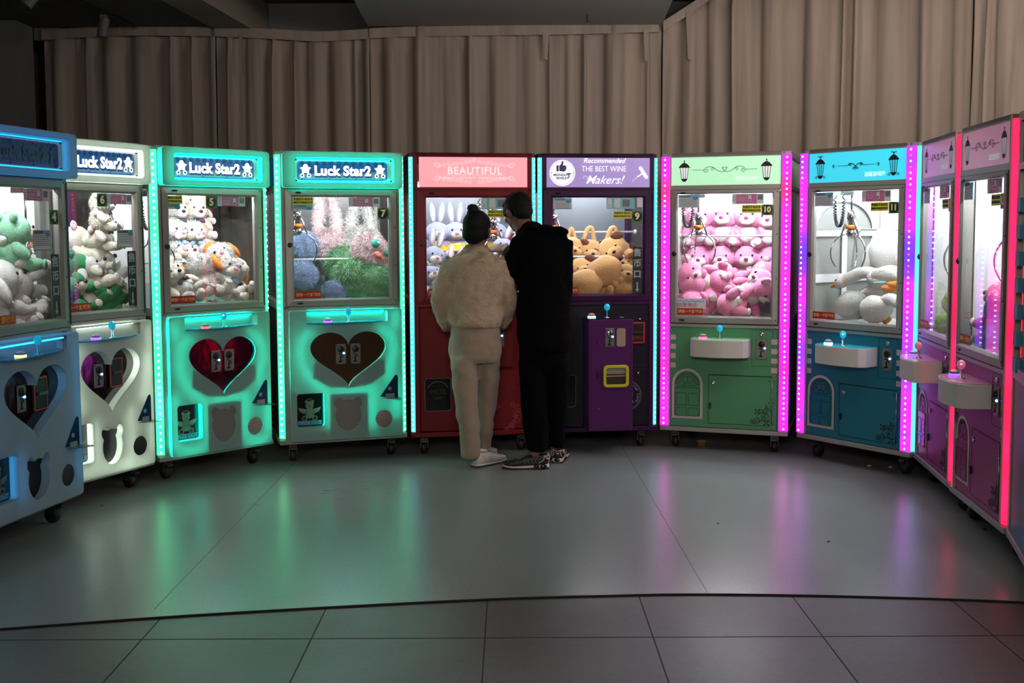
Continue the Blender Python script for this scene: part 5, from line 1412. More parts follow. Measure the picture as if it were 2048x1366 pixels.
def put(key, kind, px, py, depth, size, label, group, rot=(0, 0, 0), zc=.5, dz=0.0):
    """stand a toy in a machine: centre seen at photo pixel (px, py), `depth` behind the front; rot in machine axes"""
    mk, hgt, cat = PROTO[kind][:3]
    root = mk if not PROTO[kind][3] else copy_tree(mk)
    PROTO[kind][3] = True
    e, w, ang, o = MACH[key]
    k = size / hgt
    Rm = Euler(rot).to_matrix()
    # keep every part inside the glass: measure the toy, then slide it along the line of sight or sideways
    C = []
    for ch in root.children:
        if ch.type == 'MESH' and 'pile' not in ch.name and len(ch.data.vertices):
            P = np.array([v.co[:] for v in list(ch.data.vertices)[::9]]); C.append(P)
    P = np.concatenate(C) * k; P = P @ np.array(Rm).T
    fl = .882 if key in ('M10', 'M11', 'M12', 'M13') else .975
    mn, mx = P.min(0), P.max(0)
    off = np.array(Rm @ Vector((0, 0, hgt * zc * k)))
    for _ in range(4):
        p = np.array(inside(key, px, py, depth)) - off; p[2] += dz
        lo = p[1] + mn[1]; hi = p[1] + mx[1]
        if lo < .040: depth += .041 - lo
        elif hi > DEPTH - .06 and lo > .05: depth -= min(hi - DEPTH + .06, lo - .045)
        else: break
    hw = w / 2 - .035
    if p[0] + mx[0] > hw: p[0] = hw - mx[0]
    if p[0] + mn[0] < -hw: p[0] = -hw - mn[0]
    if p[2] + mn[2] < fl: p[2] = fl - mn[2]
    if p[2] + mx[2] > 1.76: p[2] = 1.76 - mx[2]
    M = Matrix.Translation(o) @ Matrix.Rotation(ang, 4, 'Z')
    root.matrix_world = M @ Matrix.Translation(Vector(p)) @ Rm.to_4x4() @ Matrix.Scale(k, 4)
    tag(root, label, cat, group)
    return root
def proto(kind, root, hgt, cat='plush toy'): PROTO[kind] = [root, hgt, cat, False]

proto('pinkbear', teddy('plush_bear', F_PINK, F_WHITE, F_WHITE, PLUM, F_PALEPINK, pad=F_WHITE, seed=1, head=1.12, wide=1.08), .29)
proto('pinkbear2', teddy('plush_bear', F_PINK, F_WHITE, F_WHITE, PLUM, F_PALEPINK, pad=F_WHITE, seed=6, head=1.0), .28)
proto('creambear', teddy('plush_bear', F_CREAM, F_WHITE, F_WHITE, NOSE_BR, F_PALEPINK, bow=RIB, seed=2, fluffy=1), .28)
proto('creamlamb', teddy('plush_lamb', F_WHITE, F_CREAM, F_CREAM, PK_IN, F_ORANGE, ears='flop', seed=4, fluffy=1.6, bow=SKYF), .27)
proto('whitepup', teddy('plush_puppy', F_WHITE, F_WHITE, F_WHITE, NOSE_BR, PK_IN, ears='long', seed=5, bow=SKYF, head=1.1), .28)
proto('hoodbear', teddy('plush_bear', F_MINT, F_MINT, BEIGEF, NOSE_BR, F_MINT, face=BEIGEF, seed=7, head=1.1), .29)
proto('greenbear', teddy('plush_bear', F_GREEN, F_CREAM, BEIGEF, NOSE_BR, F_GREEN, face=BEIGEF, seed=8, head=1.05), .29)
proto('whitedog', teddy('plush_dog', F_CREAM, F_WHITE, F_WHITE, NOSE_BR, PK_IN, ears='round', seed=9, head=1.15, tummy=True), .29)
proto('rabbit', teddy('plush_rabbit', F_GREY, F_WHITE, F_WHITE, PK_IN, F_PALEPINK, ears='tall', seed=10, bow=F_WHITE, head=1.05), .29)
proto('dressrabbit', teddy('plush_rabbit', F_GREY, F_WHITE, F_WHITE, PK_IN, F_WHITE, ears='tall', seed=11, dress=(YELF, MAG)), .29)
proto('pupbag', puppy_bag('plush_dog_bag', 3), .20)
proto('shagpink', shaggy('shaggy_bag', F_PALEPINK, seed=12, eyes=None), .22, 'plush bag')
proto('shagwhite', shaggy('shaggy_bag', F_WHITE, seed=13, eyes=None), .22, 'plush bag')
proto('shagblue', shaggy('shaggy_plush', F_BLUE, seed=14, mouth=CORAL, eyes=None), .22)
proto('shaggreen', shaggy('shaggy_plush', fur('soft_green_fur', '8cc494'), seed=15, eyes=None), .22)
proto('shageyes', shaggy('shaggy_plush', F_PALEPINK, seed=16), .22)
proto('gooselie', goose('plush_goose', 2), .22)
proto('goosehang', goose('plush_goose', 4, 'hang'), .34)
proto('greenplush', teddy('plush_bird', F_LGREEN, F_WHITE, F_ORANGE, F_ORANGE, YELF, seed=18, wide=1.1), .28)
proto('bluebear', teddy('plush_bear', F_DBLUE, F_PALEPINK, F_CREAM, EYE, F_WHITE, seed=19, pad=F_WHITE), .28)
proto('rosebear', teddy('plush_bear', fur('rose_fur', 'b86a80'), F_BLUE, F_CREAM, EYE, F_WHITE, seed=20, pad=F_WHITE), .28)
# ---- toys in their places
def T(key, group, rows):
    for (kind, px, py, dep, size, label, rot) in rows: put(key, kind, px, py, dep, size, label, group, rot)
T('M10', 'pink bears in machine 10', [
    ('pinkbear', 1397, 451, .60, .30, 'pink plush bear, leftmost on the top shelf of machine 10', (0, 0, .1)),
    ('pinkbear', 1447, 450, .60, .30, 'pink plush bear, second from left on the top shelf', (0, 0, 0)),
    ('pinkbear', 1498, 451, .60, .30, 'pink plush bear on the top shelf, under the yellow notice', (0, 0, -.05)),
    ('pinkbear', 1541, 455, .60, .30, 'pink plush bear, rightmost on the top shelf of machine 10', (0, 0, -.1)),
    ('pinkbear', 1393, 534, .58, .30, 'pink plush bear, leftmost on the middle shelf of machine 10', (0, 0, .05)),
    ('pinkbear', 1444, 533, .58, .30, 'pink plush bear, second from left on the middle shelf of machine 10', (0, 0, 0)),
    ('pinkbear', 1496, 533, .58, .30, 'pink plush bear, third from left on the middle shelf of machine 10', (0, 0, 0)),
    ('pinkbear', 1540, 537, .58, .30, 'pink plush bear, rightmost on the middle shelf of machine 10', (0, 0, -.1)),
    ('pinkbear2', 1374, 557, .26, .30, 'pink plush bear tilted sideways at the left edge of the pile', (0, -1.1, .5)),
    ('pinkbear2', 1455, 561, .40, .30, 'pink plush bear lying face down at the top middle of the pile in machine 10', (-.9, .4, 2.6)),
    ('pinkbear2', 1508, 577, .30, .30, 'pink plush bear reclining at the right of the pile in machine 10', (-.5, .7, -.7)),
    ('pinkbear2', 1428, 588, .26, .29, 'pink plush bear turned away in the middle of the pile in machine 10', (.3, -.3, 2.3)),
    ('pinkbear2', 1383, 601, .18, .29, 'pink plush bear seen from behind at the lower left of the pile in machine 10', (.2, .1, 2.9)),
    ('pinkbear2', 1462, 617, .14, .29, 'pink plush bear lying on its back at the bottom front of machine 10', (-1.0, 1.2, .3)),
    ('pinkbear2', 1526, 616, .14, .28, 'pink plush bear upside down in the bottom right corner of machine 10', (1.2, .3, .9)),
    ('pinkbear2', 1538, 560, .40, .28, 'pink plush bear leaning in behind the right edge of the pile in machine 10', (.2, -.6, -.4)),
])
T('M7', 'shaggy toys in machine 7', [
    ('shagpink', 655, 492, .50, .21, 'pale pink shaggy bag hanging by its handles in machine 7', (0, 0, 0)),
    ('shagwhite', 722, 487, .50, .22, 'white shaggy bag hanging by its handles in machine 7', (0, 0, 0)),
    ('shageyes', 755, 507, .30, .22, 'pale pink shaggy plush with green eyes and coral mouth in machine 7', (-.1, .6, .2)),
    ('shagblue', 612, 495, .40, .16, 'upper light blue shaggy plush hanging at the left of machine 7', (0, 1.5, 0)),
    ('shagblue', 604, 548, .24, .16, 'lower light blue shaggy plush at the left of machine 7, above the prize chute', (0, .2, .2)),
    ('shagblue', 668, 583, .16, .13, 'light blue shaggy plush half buried at the bottom front of machine 7', (.2, .2, .4)),
    ('shaggreen', 690, 527, .40, .22, 'green shaggy plush at the top left of the green pile in machine 7', (0, .1, 0)),
    ('shaggreen', 706, 553, .24, .22, 'green shaggy plush at the front left of the green pile in machine 7', (.1, -.1, .3)),
    ('shaggreen', 744, 562, .20, .22, 'green shaggy plush at the front right of the green pile in machine 7', (0, .2, -.3)),
    ('shaggreen', 770, 543, .32, .20, 'green shaggy plush against the right window of machine 7', (0, -.2, 0)),
    ('shaggreen', 593, 520, .46, .19, 'pale green shaggy plush behind the left window edge of machine 7', (0, .1, .8)),
])
T('M5', 'cream plush toys in machine 5', [
    ('creambear', 346, 440, .52, .27, 'cream plush bear with dark bow, left on the middle shelf of machine 5', (0, 0, .2)),
    ('creambear', 386, 440, .56, .27, 'cream plush bear with dark bow, right on the middle shelf of machine 5', (0, 0, 0)),
    ('creambear', 374, 402, .60, .25, 'cream plush bear in the top row of machine 5, under the yellow notice', (0, .1, .1)),
    ('creambear', 396, 410, .66, .22, 'small cream plush bear at the right end of the top row in machine 5', (0, -.1, -.1)),
    ('creamlamb', 346, 484, .46, .26, 'fluffy cream lamb plush at left below the hanging bears in machine 5', (0, 0, .2)),
    ('creamlamb', 384, 486, .50, .26, 'fluffy cream lamb plush at right below the hanging bears in machine 5', (0, 0, -.1)),
    ('creamlamb', 345, 524, .40, .25, 'fluffy cream lamb plush at the far left top of the pile in machine 5', (-.3, .4, .2)),
    ('creambear', 378, 528, .42, .26, 'cream plush bear on its back, left top of the pile in machine 5', (-.5, -.3, .5)),
    ('creamlamb', 410, 522, .46, .26, 'fluffy cream lamb plush at the middle top of the pile in machine 5', (-.2, .2, 0)),
    ('creamlamb', 442, 525, .38, .26, 'fluffy cream lamb plush tilted right of the middle of the pile in machine 5', (-.5, .7, .3)),
    ('creamlamb', 478, 530, .30, .27, 'fluffy cream lamb plush with orange ear, upper right of the pile in machine 5', (-.3, -.4, -.3)),
    ('creamlamb', 500, 538, .36, .25, 'fluffy cream lamb plush pressed to the right window of machine 5', (0, .2, -.8)),
    ('creambear', 352, 566, .20, .27, 'cream plush bear with dark bow at the lower left of the pile in machine 5', (-.4, -.5, .3)),
    ('creamlamb', 408, 556, .22, .28, 'large fluffy cream lamb plush turned away at the front middle of machine 5', (.1, .3, 2.4)),
    ('creamlamb', 472, 562, .16, .28, 'large fluffy cream lamb plush at the front right of the pile in machine 5', (-.2, .3, -.2)),
    ('creamlamb', 440, 584, .14, .24, 'fluffy cream lamb plush lying at the bottom middle of machine 5', (-1.0, .3, .2)),
    ('creambear', 500, 582, .12, .22, 'cream plush bear in the bottom right corner of machine 5', (-.9, -.4, -.2)),
    ('creamlamb', 378, 588, .14, .22, 'fluffy cream lamb plush lying behind the prize chute of machine 5', (-.9, -.2, .5)),
])
T('M6', 'plush toys in machine 6', [
    ('creambear', 228, 425, .20, .22, 'fluffy white plush at the top of the back row in machine 6', (0, 0, .6)),
    ('creambear', 236, 462, .20, .23, 'fluffy white plush in the middle of the back row in machine 6', (0, 0, .5)),
    ('whitedog', 222, 498, .24, .24, 'dim white plush dog directly above the big white dog in machine 6', (0, 0, .5)),
    ('whitedog', 200, 537, .16, .30, 'big white plush dog with pink ear on top of the green toys', (-.2, .35, .5)),
    ('whitepup', 241, 545, .14, .24, 'white plush leaning beside the black coin notice in machine 6', (-.6, -.5, .4)),
    ('whitedog', 150, 500, .40, .27, 'white plush dog cut by the left window edge of machine 6', (0, .3, .8)),
    ('greenbear', 158, 552, .26, .26, 'green plush bear at the left edge of the pile in machine 6', (-.2, .3, .4)),
    ('greenbear', 160, 592, .14, .24, 'green plush bear at the lower left corner of machine 6', (-.6, -.4, .3)),
    ('greenbear', 196, 602, .10, .24, 'green plush bear at the bottom middle of machine 6', (-.9, .3, .9)),
    ('greenbear', 222, 592, .12, .25, 'green plush bear with beige face lying under the big white dog in machine 6', (-1.0, .5, .3)),
    ('greenbear', 246, 598, .08, .22, 'green plush bear behind the black coin notice of machine 6', (-.3, .2, .6)),
])
T('M4', 'plush toys in machine 4', [
    ('hoodbear', 8, 492, .34, .31, 'mint hooded plush bear at the left end of the back row in machine 4', (0, 0, .9)),
    ('hoodbear', 40, 486, .30, .31, 'mint hooded plush bear in the middle of the back row in machine 4', (0, 0, .9)),
    ('hoodbear', 80, 484, .16, .29, 'mint hooded plush bear at the right end of the back row in machine 4', (0, 0, .8)),
    ('whitepup', 56, 548, .16, .30, 'white long eared plush lying on top of the pile in machine 4', (-.5, .9, .9)),
    ('whitepup', 20, 585, .16, .32, 'white long eared plush face up at the left of the pile in machine 4', (-.4, -.4, .9)),
    ('whitepup', 84, 588, .09, .28, 'white plush with light blue scarf at the right of the pile in machine 4', (-.2, .3, .8)),
    ('whitepup', 52, 624, .08, .26, 'white plush with feet up at the bottom of machine 4', (-1.0, .2, .9)),
    ('whitepup', 5, 635, .12, .26, 'white plush in the bottom left corner of machine 4 at the photo edge', (-.8, -.3, .8)),
])
T('M8', 'grey rabbit plushes in machine 8', [
    ('dressrabbit', 874, 480, .42, .26, 'grey plush rabbit with yellow dress, leftmost on the upper rod of machine 8', (0, 0, .1)),
    ('dressrabbit', 911, 480, .42, .26, 'grey plush rabbit with yellow dress left of the woman\'s head in machine 8', (0, 0, 0)),
    ('dressrabbit', 990, 481, .42, .26, 'grey plush rabbit with yellow dress between the heads of the couple', (0, 0, 0)),
    ('dressrabbit', 950, 480, .46, .26, 'grey plush rabbit on the upper rod of machine 8, behind the woman\'s head', (0, 0, 0)),
    ('rabbit', 864, 528, .30, .25, 'grey plush rabbit left of the woman\'s shoulder in machine 8', (0, .2, .2)),
    ('rabbit', 868, 566, .16, .24, 'grey plush rabbit in the lower left corner of machine 8', (-.4, -.3, .3)),
    ('rabbit', 1004, 512, .24, .25, 'pale plush rabbit tilted just left of the man\'s shoulder in machine 8', (-.2, .5, -.3)),
    ('rabbit', 898, 556, .20, .24, 'grey plush rabbit behind the woman\'s left shoulder in machine 8', (-.3, .3, 0)),
])
T('M9', 'tan dog plushes in machine 9', [
    ('pupbag', 1142, 500, .40, .21, 'tan dog plush hanging right beside the man\'s hood in machine 9', (0, .1, .1)),
    ('pupbag', 1180, 506, .42, .22, 'tan dog plush hanging by its strap at the middle left of machine 9', (0, 0, 0)),
    ('pupbag', 1222, 505, .38, .24, 'tan dog plush hanging by its strap at the centre of machine 9', (-.1, -.7, 0)),
    ('pupbag', 1254, 503, .44, .20, 'tan dog plush lying at the upper right of the pile in machine 9', (0, .3, 0)),
    ('pupbag', 1252, 530, .34, .21, 'tan dog plush in the middle right of the pile in machine 9', (-.2, .2, -.2)),
    ('pupbag', 1160, 542, .26, .21, 'tan dog plush at the left of the pile beside the man in machine 9', (-.2, -.3, .2)),
    ('pupbag', 1209, 545, .14, .25, 'biggest tan dog plush seen from behind at the front of machine 9', (.4, .5, 2.7)),
    ('pupbag', 1250, 555, .18, .22, 'tan dog plush next to the black coin notice in machine 9', (-.3, .2, -.1)),
    ('pupbag', 1170, 571, .12, .24, 'tan dog plush behind the prize chute of machine 9', (.3, .1, 2.9)),
    ('pupbag', 1216, 582, .10, .20, 'tan dog plush at the bottom middle of machine 9', (-.9, .1, .5)),
    ('pupbag', 1252, 580, .10, .19, 'tan dog plush in the bottom right corner of machine 9', (-.8, -.2, 2.6)),
])
T('M11', 'white goose plushes in machine 11', [
    ('goosehang', 1770, 500, .42, .32, 'white plush goose hanging from the rods in machine 11, orange legs down', (0, 0, .2)),
    ('gooselie', 1776, 556, .30, .20, 'white plush goose with its neck stretched left in machine 11', (0, -.15, 0)),
    ('gooselie', 1752, 622, .16, .19, 'white plush goose lying at the bottom front of machine 11', (.1, .1, 2.5)),
    ('gooselie', 1705, 606, .30, .20, 'white plush goose half hidden behind the prize chute of machine 11', (0, .2, 2.8)),
])
T('M12', 'plush toys in the pink machines', [
    ('greenplush', 1870, 634, .08, .23, 'green plush with a yellow cap behind the glass of the farther pink machine', (-.1, 0, -1.0)),
])
T('M13', 'plush toys in the pink machines', [
    ('bluebear', 1966, 655, .07, .27, 'blue plush bear sitting at the bottom of the nearest pink machine', (-.1, .2, -1.1)),
    ('rosebear', 1984, 610, .07, .26, 'rose plush bear on top of the blue one in the nearest pink machine', (-.3, .5, -1.0)),
])
# straps of the hanging bags belong to the bags they carry
def add_strap(obj_label, m, pts_px, key, w, hair=0):
    o = next(q for q in bpy.data.objects if q.get('label') == obj_label)
    e, mw, ang, org = MACH[key]
    M = o.matrix_world.inverted() @ (Matrix.Translation(org) @ Matrix.Rotation(ang, 4, 'Z'))
    k = M.to_scale().x
    pts = [M @ inside(key, px, py, d) for px, py, d in pts_px]
    strap(o, m, pts, w * k, hair=hair)
for mk in list(PROTO): pass
F_STR = F_TAN
for lab, cx in (('tan dog plush hanging by its strap at the middle left of machine 9', 1176), ('tan dog plush hanging by its strap at the centre of machine 9', 1222)):
    add_strap(lab, F_STR, [(cx - 14, 500, .42), (cx - 8, 478, .44), (cx, 458, .445), (cx + 8, 458, .45), (cx + 12, 480, .45), (cx + 18, 500, .43)], 'M9', .017)
add_strap('tan dog plush hanging right beside the man\'s hood in machine 9', F_STR, [(1136, 490, .42), (1138, 470, .445), (1143, 457, .445), (1148, 470, .45), (1154, 490, .42)], 'M9', .014)
add_strap('pale pink shaggy bag hanging by its handles in machine 7', F_PALEPINK, [(636, 480, .50), (638, 440, .52), (644, 398, .54), (660, 398, .54), (670, 430, .52), (676, 475, .50)], 'M7', .032, 2600)
add_strap('white shaggy bag hanging by its handles in machine 7', F_WHITE, [(698, 475, .50), (704, 440, .52), (714, 402, .54), (728, 402, .54), (738, 435, .52), (744, 478, .50)], 'M7', .030, 2600)
for k, v in PROTO.items():
    if not v[3]:
        for ch in list(v[0].children): bpy.data.objects.remove(ch)
        bpy.data.objects.remove(v[0])
# ------------------------------------------------------------------ the couple
SKIN = mat('warm_skin', '74493a', .6, bump=.1, bscale=300)
HAIR = mat('black_hair', '040303', .65, bump=.5, bscale=120, spec=.2)
def xf(mb_from, M, mb_to):
    mb_to.add([M @ Vector(v) for v in mb_from.v], mb_from.f, True)
def head_geo(mb, M):
    """human head, local origin at the skull centre, face towards +y, crown +z; about 0.23 m tall"""
    h = MB()
    h.ell((0, -.012, .025), (.078, .095, .088)); h.ell((0, .022, -.035), (.062, .070, .075)); h.ell((0, .055, -.082), (.032, .026, .024))
    h.ell((0, .085, .020), (.052, .014, .012)); h.tube([(0, .090, .010), (0, .104, -.018), (0, .110, -.034)], [.007, .010, .012], 8)
    for s in (-1, 1):
        h.ell((s * .012, .100, -.036), (.009, .010, .007)); h.ell((s * .046, .064, -.022), (.022, .020, .020)); h.ell((s * .030, .082, .004), (.015, .012, .010))
        h.ell((s * .078, -.008, -.012), (.010, .020, .032), (0, s * .2, 0)); h.ell((s * .083, -.014, .002), (.006, .018, .020))
    h.ell((0, .090, -.056), (.024, .010, .005)); h.ell((0, .088, -.066), (.020, .010, .006))
    xf(h, M, mb)
def hand_geo(mb, M, side=1, curl=.5):
    """right hand (side=1): wrist at the origin, fingers along +x, palm facing -z, thumb on the +y side"""
    h = MB()
    h.ell((.045, 0, 0), (.050, .040, .015)); h.ell((.075, 0, .001), (.028, .040, .013)); h.tube([(-.03, 0, 0), (.02, 0, 0)], [.024, .028], 12)
    for i, (y, L, r) in enumerate(((.030, .068, .0090), (.010, .076, .0092), (-.011, .070, .0088), (-.030, .054, .0080))):
        p = Vector((.088 - abs(i - 1.2) * .004, y, .0)); a = 0; pts = [p]; q = p.copy()
        for seg, ff in ((.42, .6), (.32, 1.0), (.26, .9)):
            a += curl * ff; q = q + Vector((math.cos(a) * L * seg, y * .04, -math.sin(a) * L * seg)); pts.append(q.copy())
        h.tube([pts[0] - Vector((.02, 0, 0))] + pts, [r, r * 1.08, r, r * .92, r * .75], 10)
        h.ell(tuple(pts[-1]), (r * .76,) * 3, nu=10, nv=8)
    t = [Vector((.018, .028, -.002)), Vector((.040, .050, -.010)), Vector((.064, .060, -.020)), Vector((.084, .058, -.028))]
    h.tube(t, [.015, .013, .011, .009], 10); h.ell(tuple(t[-1]), (.009, .009, .009), nu=10, nv=8)
    if side < 0: h.v = [(x, -y, z) for x, y, z in h.v]; h.f = [tuple(reversed(f)) for f in h.f]
    xf(h, M, mb)
def remesh(o, vox, smooth=4, disp=None):
    m = o.modifiers.new('skin_union', 'REMESH'); m.mode = 'VOXEL'; m.voxel_size = vox; m.use_smooth_shade = True
    if smooth: s = o.modifiers.new('smooth', 'SMOOTH'); s.iterations = smooth; s.factor = .5
    if disp:
        t = bpy.data.textures.new('folds', 'CLOUDS'); t.noise_scale = disp[0]; t.noise_depth = 2
        d = o.modifiers.new('folds', 'DISPLACE'); d.texture = t; d.strength = disp[1]; d.mid_level = .5; d.texture_coords = 'LOCAL'
def pt(px, py, Y): return at(px, py, Y)
def aim(p, d, up=(0, 0, 1)):
    """matrix with +x along d"""
    x = Vector(d).normalized(); z = Vector(up); z = (z - x * z.dot(x)).normalized(); y = z.cross(x)
    return Matrix.Translation(Vector(p)) @ Matrix((x, y, z)).transposed().to_4x4()
def strands(path, n, length, width, seed, m, name, parent, arc=(0, 2 * PI), down=.5, jit=.5):
    """short pile on a lofted garment; path: (centre, rx, ry, (axis u, axis v))"""
    rnd = random.Random(seed); mb = MB(); N = len(path)
    for _ in range(n):
        t = rnd.random() * (N - 1); i = min(int(t), N - 2); f = t - i; a = rnd.uniform(*arc)
        c = path[i][0].lerp(path[i + 1][0], f); rx = path[i][1] * (1 - f) + path[i + 1][1] * f; ry = path[i][2] * (1 - f) + path[i + 1][2] * f
        u = path[i][3]; v = path[i][4]
        p = c + u * rx * math.cos(a) + v * ry * math.sin(a); nn = (u * math.cos(a) / rx + v * math.sin(a) / ry).normalized()
        d = (nn + Vector((rnd.gauss(0, jit), rnd.gauss(0, jit), rnd.gauss(0, jit) - down))).normalized()
        sd = d.cross(Vector((rnd.gauss(0, 1), rnd.gauss(0, 1), rnd.gauss(0, 1)))); sd = sd.normalized() * width
        L = length * rnd.uniform(.6, 1.3); p = p - nn * .006; mid = p + d * L * .6; tip = mid + (d + Vector((rnd.gauss(0, .5), rnd.gauss(0, .5), -down))).normalized() * L * .5
        mb.add([p - sd, p + sd, mid + sd * .8, mid - sd * .8, tip], [(0, 1, 2, 3), (3, 2, 4)], True)
    o = mb.build(name, m, parent); o['kind'] = 'stuff'; return o
UX, UY, UZ = Vector((1, 0, 0)), Vector((0, 1, 0)), Vector((0, 0, 1))
def rings_px(rows, Y, dy=lambda k: 0):
    out = []
    for (cx, y, hw, ry, *o) in rows:
        yy = Y + (o[0] if o else 0); c = pt(cx, y, yy); r = hw * yy / F_PX
        out.append((c.x, c.y, c.z, r, ry))
    return out
def as_path(R_): return [(Vector(r[:3]), r[3], r[4], UX, UY) for r in R_]
def tube_path(pts, rad):
    out = []
    for i, p in enumerate(pts):
        a = pts[max(0, i - 1)]; b = pts[min(len(pts) - 1, i + 1)]; t = (b - a).normalized(); u = t.cross(UY)
        if u.length < .2: u = t.cross(UX)
        u.normalize(); out.append((p, rad[i], rad[i], u, t.cross(u)))
    return out

# ---- shoes: heel at the origin, toe along +x, sole on z = 0
def shoe(parent, M, L, kind):
    col = {'white': ('c8beb8', 'bfb4ae'), 'black': ('101012', 'c4b2aa')}[kind]
    up = mat(kind + '_shoe_upper', col[0], .55, bump=.15, bscale=200); so = mat(kind + '_shoe_midsole', col[1], .5); ou = mat('shoe_outsole', '141010', .7)
    secs = [(0.0, .030, .020, .085), (.03, .036, .016, .098), (.09, .036, .014, .096), (.14, .037, .014, .092), (.19, .039, .014, .080), (.24, .044, .012, .066), (.29, .047, .014, .056), (.33, .044, .016, .050), (.36, .034, .018, .044), (.385, .012, .022, .032)]
    k = L / .385
    def section_loft(secs, z_off=0.0, grow=0.0, flat=1.0):
        mb = MB(); n = 18; vs = []
        for (x, hw, zb, zt) in secs:
            for i in range(n):
                a = 2 * PI * i / n; c, s = math.cos(a), math.sin(a)
                vs.append(M @ Vector((x * k, (abs(c) ** .7) * math.copysign(1, c) * (hw + grow), ((zb + zt) / 2 + (abs(s) ** .8) * math.copysign(1, s) * (zt - zb) / 2 + z_off))))
        fs = []
        for j in range(len(secs) - 1):
            for i in range(n): fs.append((j * n + i, j * n + (i + 1) % n, (j + 1) * n + (i + 1) % n, (j + 1) * n + i))
        fs += [tuple(range(n))[::-1], tuple(range((len(secs) - 1) * n, len(secs) * n))]
        mb.add(vs, fs, True); return mb
    u = section_loft(secs).build('shoe', up, parent, subsurf=1)
    th = .030 if kind == 'black' else .024
    sol = [(-.010, .020, .006, th), (.0, .038, .004, th + .004), (.06, .043, .004, th), (.14, .040, .004, th - .004), (.22, .046, .004, th - .006), (.30, .050, .005, th - .007), (.36, .040, .008, th - .004), (.395, .014, .014, th)]
    section_loft(sol).build('midsole', so, u, subsurf=1)
    section_loft([(a, b - .003, .0, .010) for a, b, c, d in sol[1:]]).build('outsole', ou, u)
    mb = MB(); top = [M @ Vector((.075 * k + .045 * math.cos(t), .030 * math.sin(t), .100 - .006 * math.cos(t))) for t in [2 * PI * i / 20 for i in range(20)]]
    mb.tube(top, .008, 8, closed=True); mb.build('collar', up, u)
    ln = MB()
    def line(p, r): ln.tube([M @ Vector(q) for q in smooth_path(p, 4)], r, 5)
    for s in (-1, 1):
        y = s
        if kind == 'white':
            for i in range(3): line([((.13 + i * .022) * k, s * .038, .028), ((.145 + i * .022) * k, s * .037, .055), ((.155 + i * .022) * k, s * .028, .078)], .0012)
            line([(.29 * k, s * .043, .030), (.27 * k, s * .040, .052), (.28 * k, s * .020, .064)], .0012); line([(.09 * k, s * .037, .030), (.08 * k, s * .038, .055), (.05 * k, s * .036, .075)], .0012)
        else:
            for i in range(6): line([((.09 + i * .032) * k, s * .039, .034), ((.115 + i * .032) * k, s * .040, .050), ((.10 + i * .030) * k, s * .034, .078 - i * .005)], .0016)
    ln.build('side_lines', mat('grey_seam', '8a807c', .6) if kind == 'white' else mat('grey_chevron', '6a645c', .6), u)
    mb = MB()
    for i in range(5): x = (.17 + i * .021) * k; z = .094 - i * .008; mb.tube([M @ Vector((x, -.016, z)), M @ Vector((x + .008, 0, z + .005)), M @ Vector((x, .016, z))], .0025, 6)
    if kind == 'black': mb.tube([M @ Vector(q) for q in ((.165 * k, .0, .10), (.15 * k, -.006, .13), (.158 * k, -.004, .145))], .003, 6)
    mb.build('laces', so if kind == 'white' else mat('dark_lace', '5c5644', .7), u)
    if kind == 'black':
        for s in (-1, 1):
            for x, r in ((.045, .017), (.105, .014)):
                mb = MB(); T = M @ Matrix.Translation((x * k, s * .0455, .021)); q = MB(); q.ell((0, 0, 0), (r * 1.25, .006, r * .72)); xf(q, T, mb); mb.build('sole_pod', mat('black_gloss', '08080a', .1), u)
        mb = MB(); T = M @ Matrix.Translation((-.010 * k, 0, .022)); q = MB(); q.ell((0, 0, 0), (.006, .018, .013)); xf(q, T, mb); mb.build('sole_pod', mat('black_gloss'), u)
        ln = MB()
        for s in (-1, 1): line([(.085 * k, s * .040, .040), (.045 * k, s * .041, .060), (.040 * k, s * .040, .085), (.022 * k, s * .036, .080), (.004, s * .030, .088)], .0022)
        line([(.0, -.028, .088), (-.004, 0, .078), (.0, .028, .088)], .0022)
        for s in (-1, 1): line([(-.004, s * .026, .086), (-.004, s * .022, .065), (.0, s * .030, .045)], .0022)
        ln.build('heel_outline', mat('pale_pink_line', 'd8c0bc', .5), u)
        mb = MB(); sw = [(-.012, -.004), (-.004, -.007), (.014, .006), (-.002, -.001), (-.010, .004)]
        for T in (M @ Matrix.Translation((.018 * k, -.0385, .072)), M @ Matrix.Translation((.018 * k, .0385, .072))):
            mb.add([T @ Vector((x, s2, z)) for s2 in (-.0012, .0012) for x, z in sw], [(0, 1, 2, 3, 4), (9, 8, 7, 6, 5)] + [(i, (i + 1) % 5, 5 + (i + 1) % 5, 5 + i) for i in range(5)])
        T = M @ Matrix.Translation((-.0075, 0, .066)) @ Matrix.Rotation(PI / 2, 4, 'Z')
        mb.add([T @ Vector((x, s2, z)) for s2 in (-.0012, .0012) for x, z in sw], [(0, 1, 2, 3, 4), (9, 8, 7, 6, 5)] + [(i, (i + 1) % 5, 5 + (i + 1) % 5, 5 + i) for i in range(5)])
        mb.build('swoosh_mark', mat('pale_pink_line'), u)
    return u
def foot_m(p, d): return aim((p[0], p[1], 0), (d[0], d[1], 0))

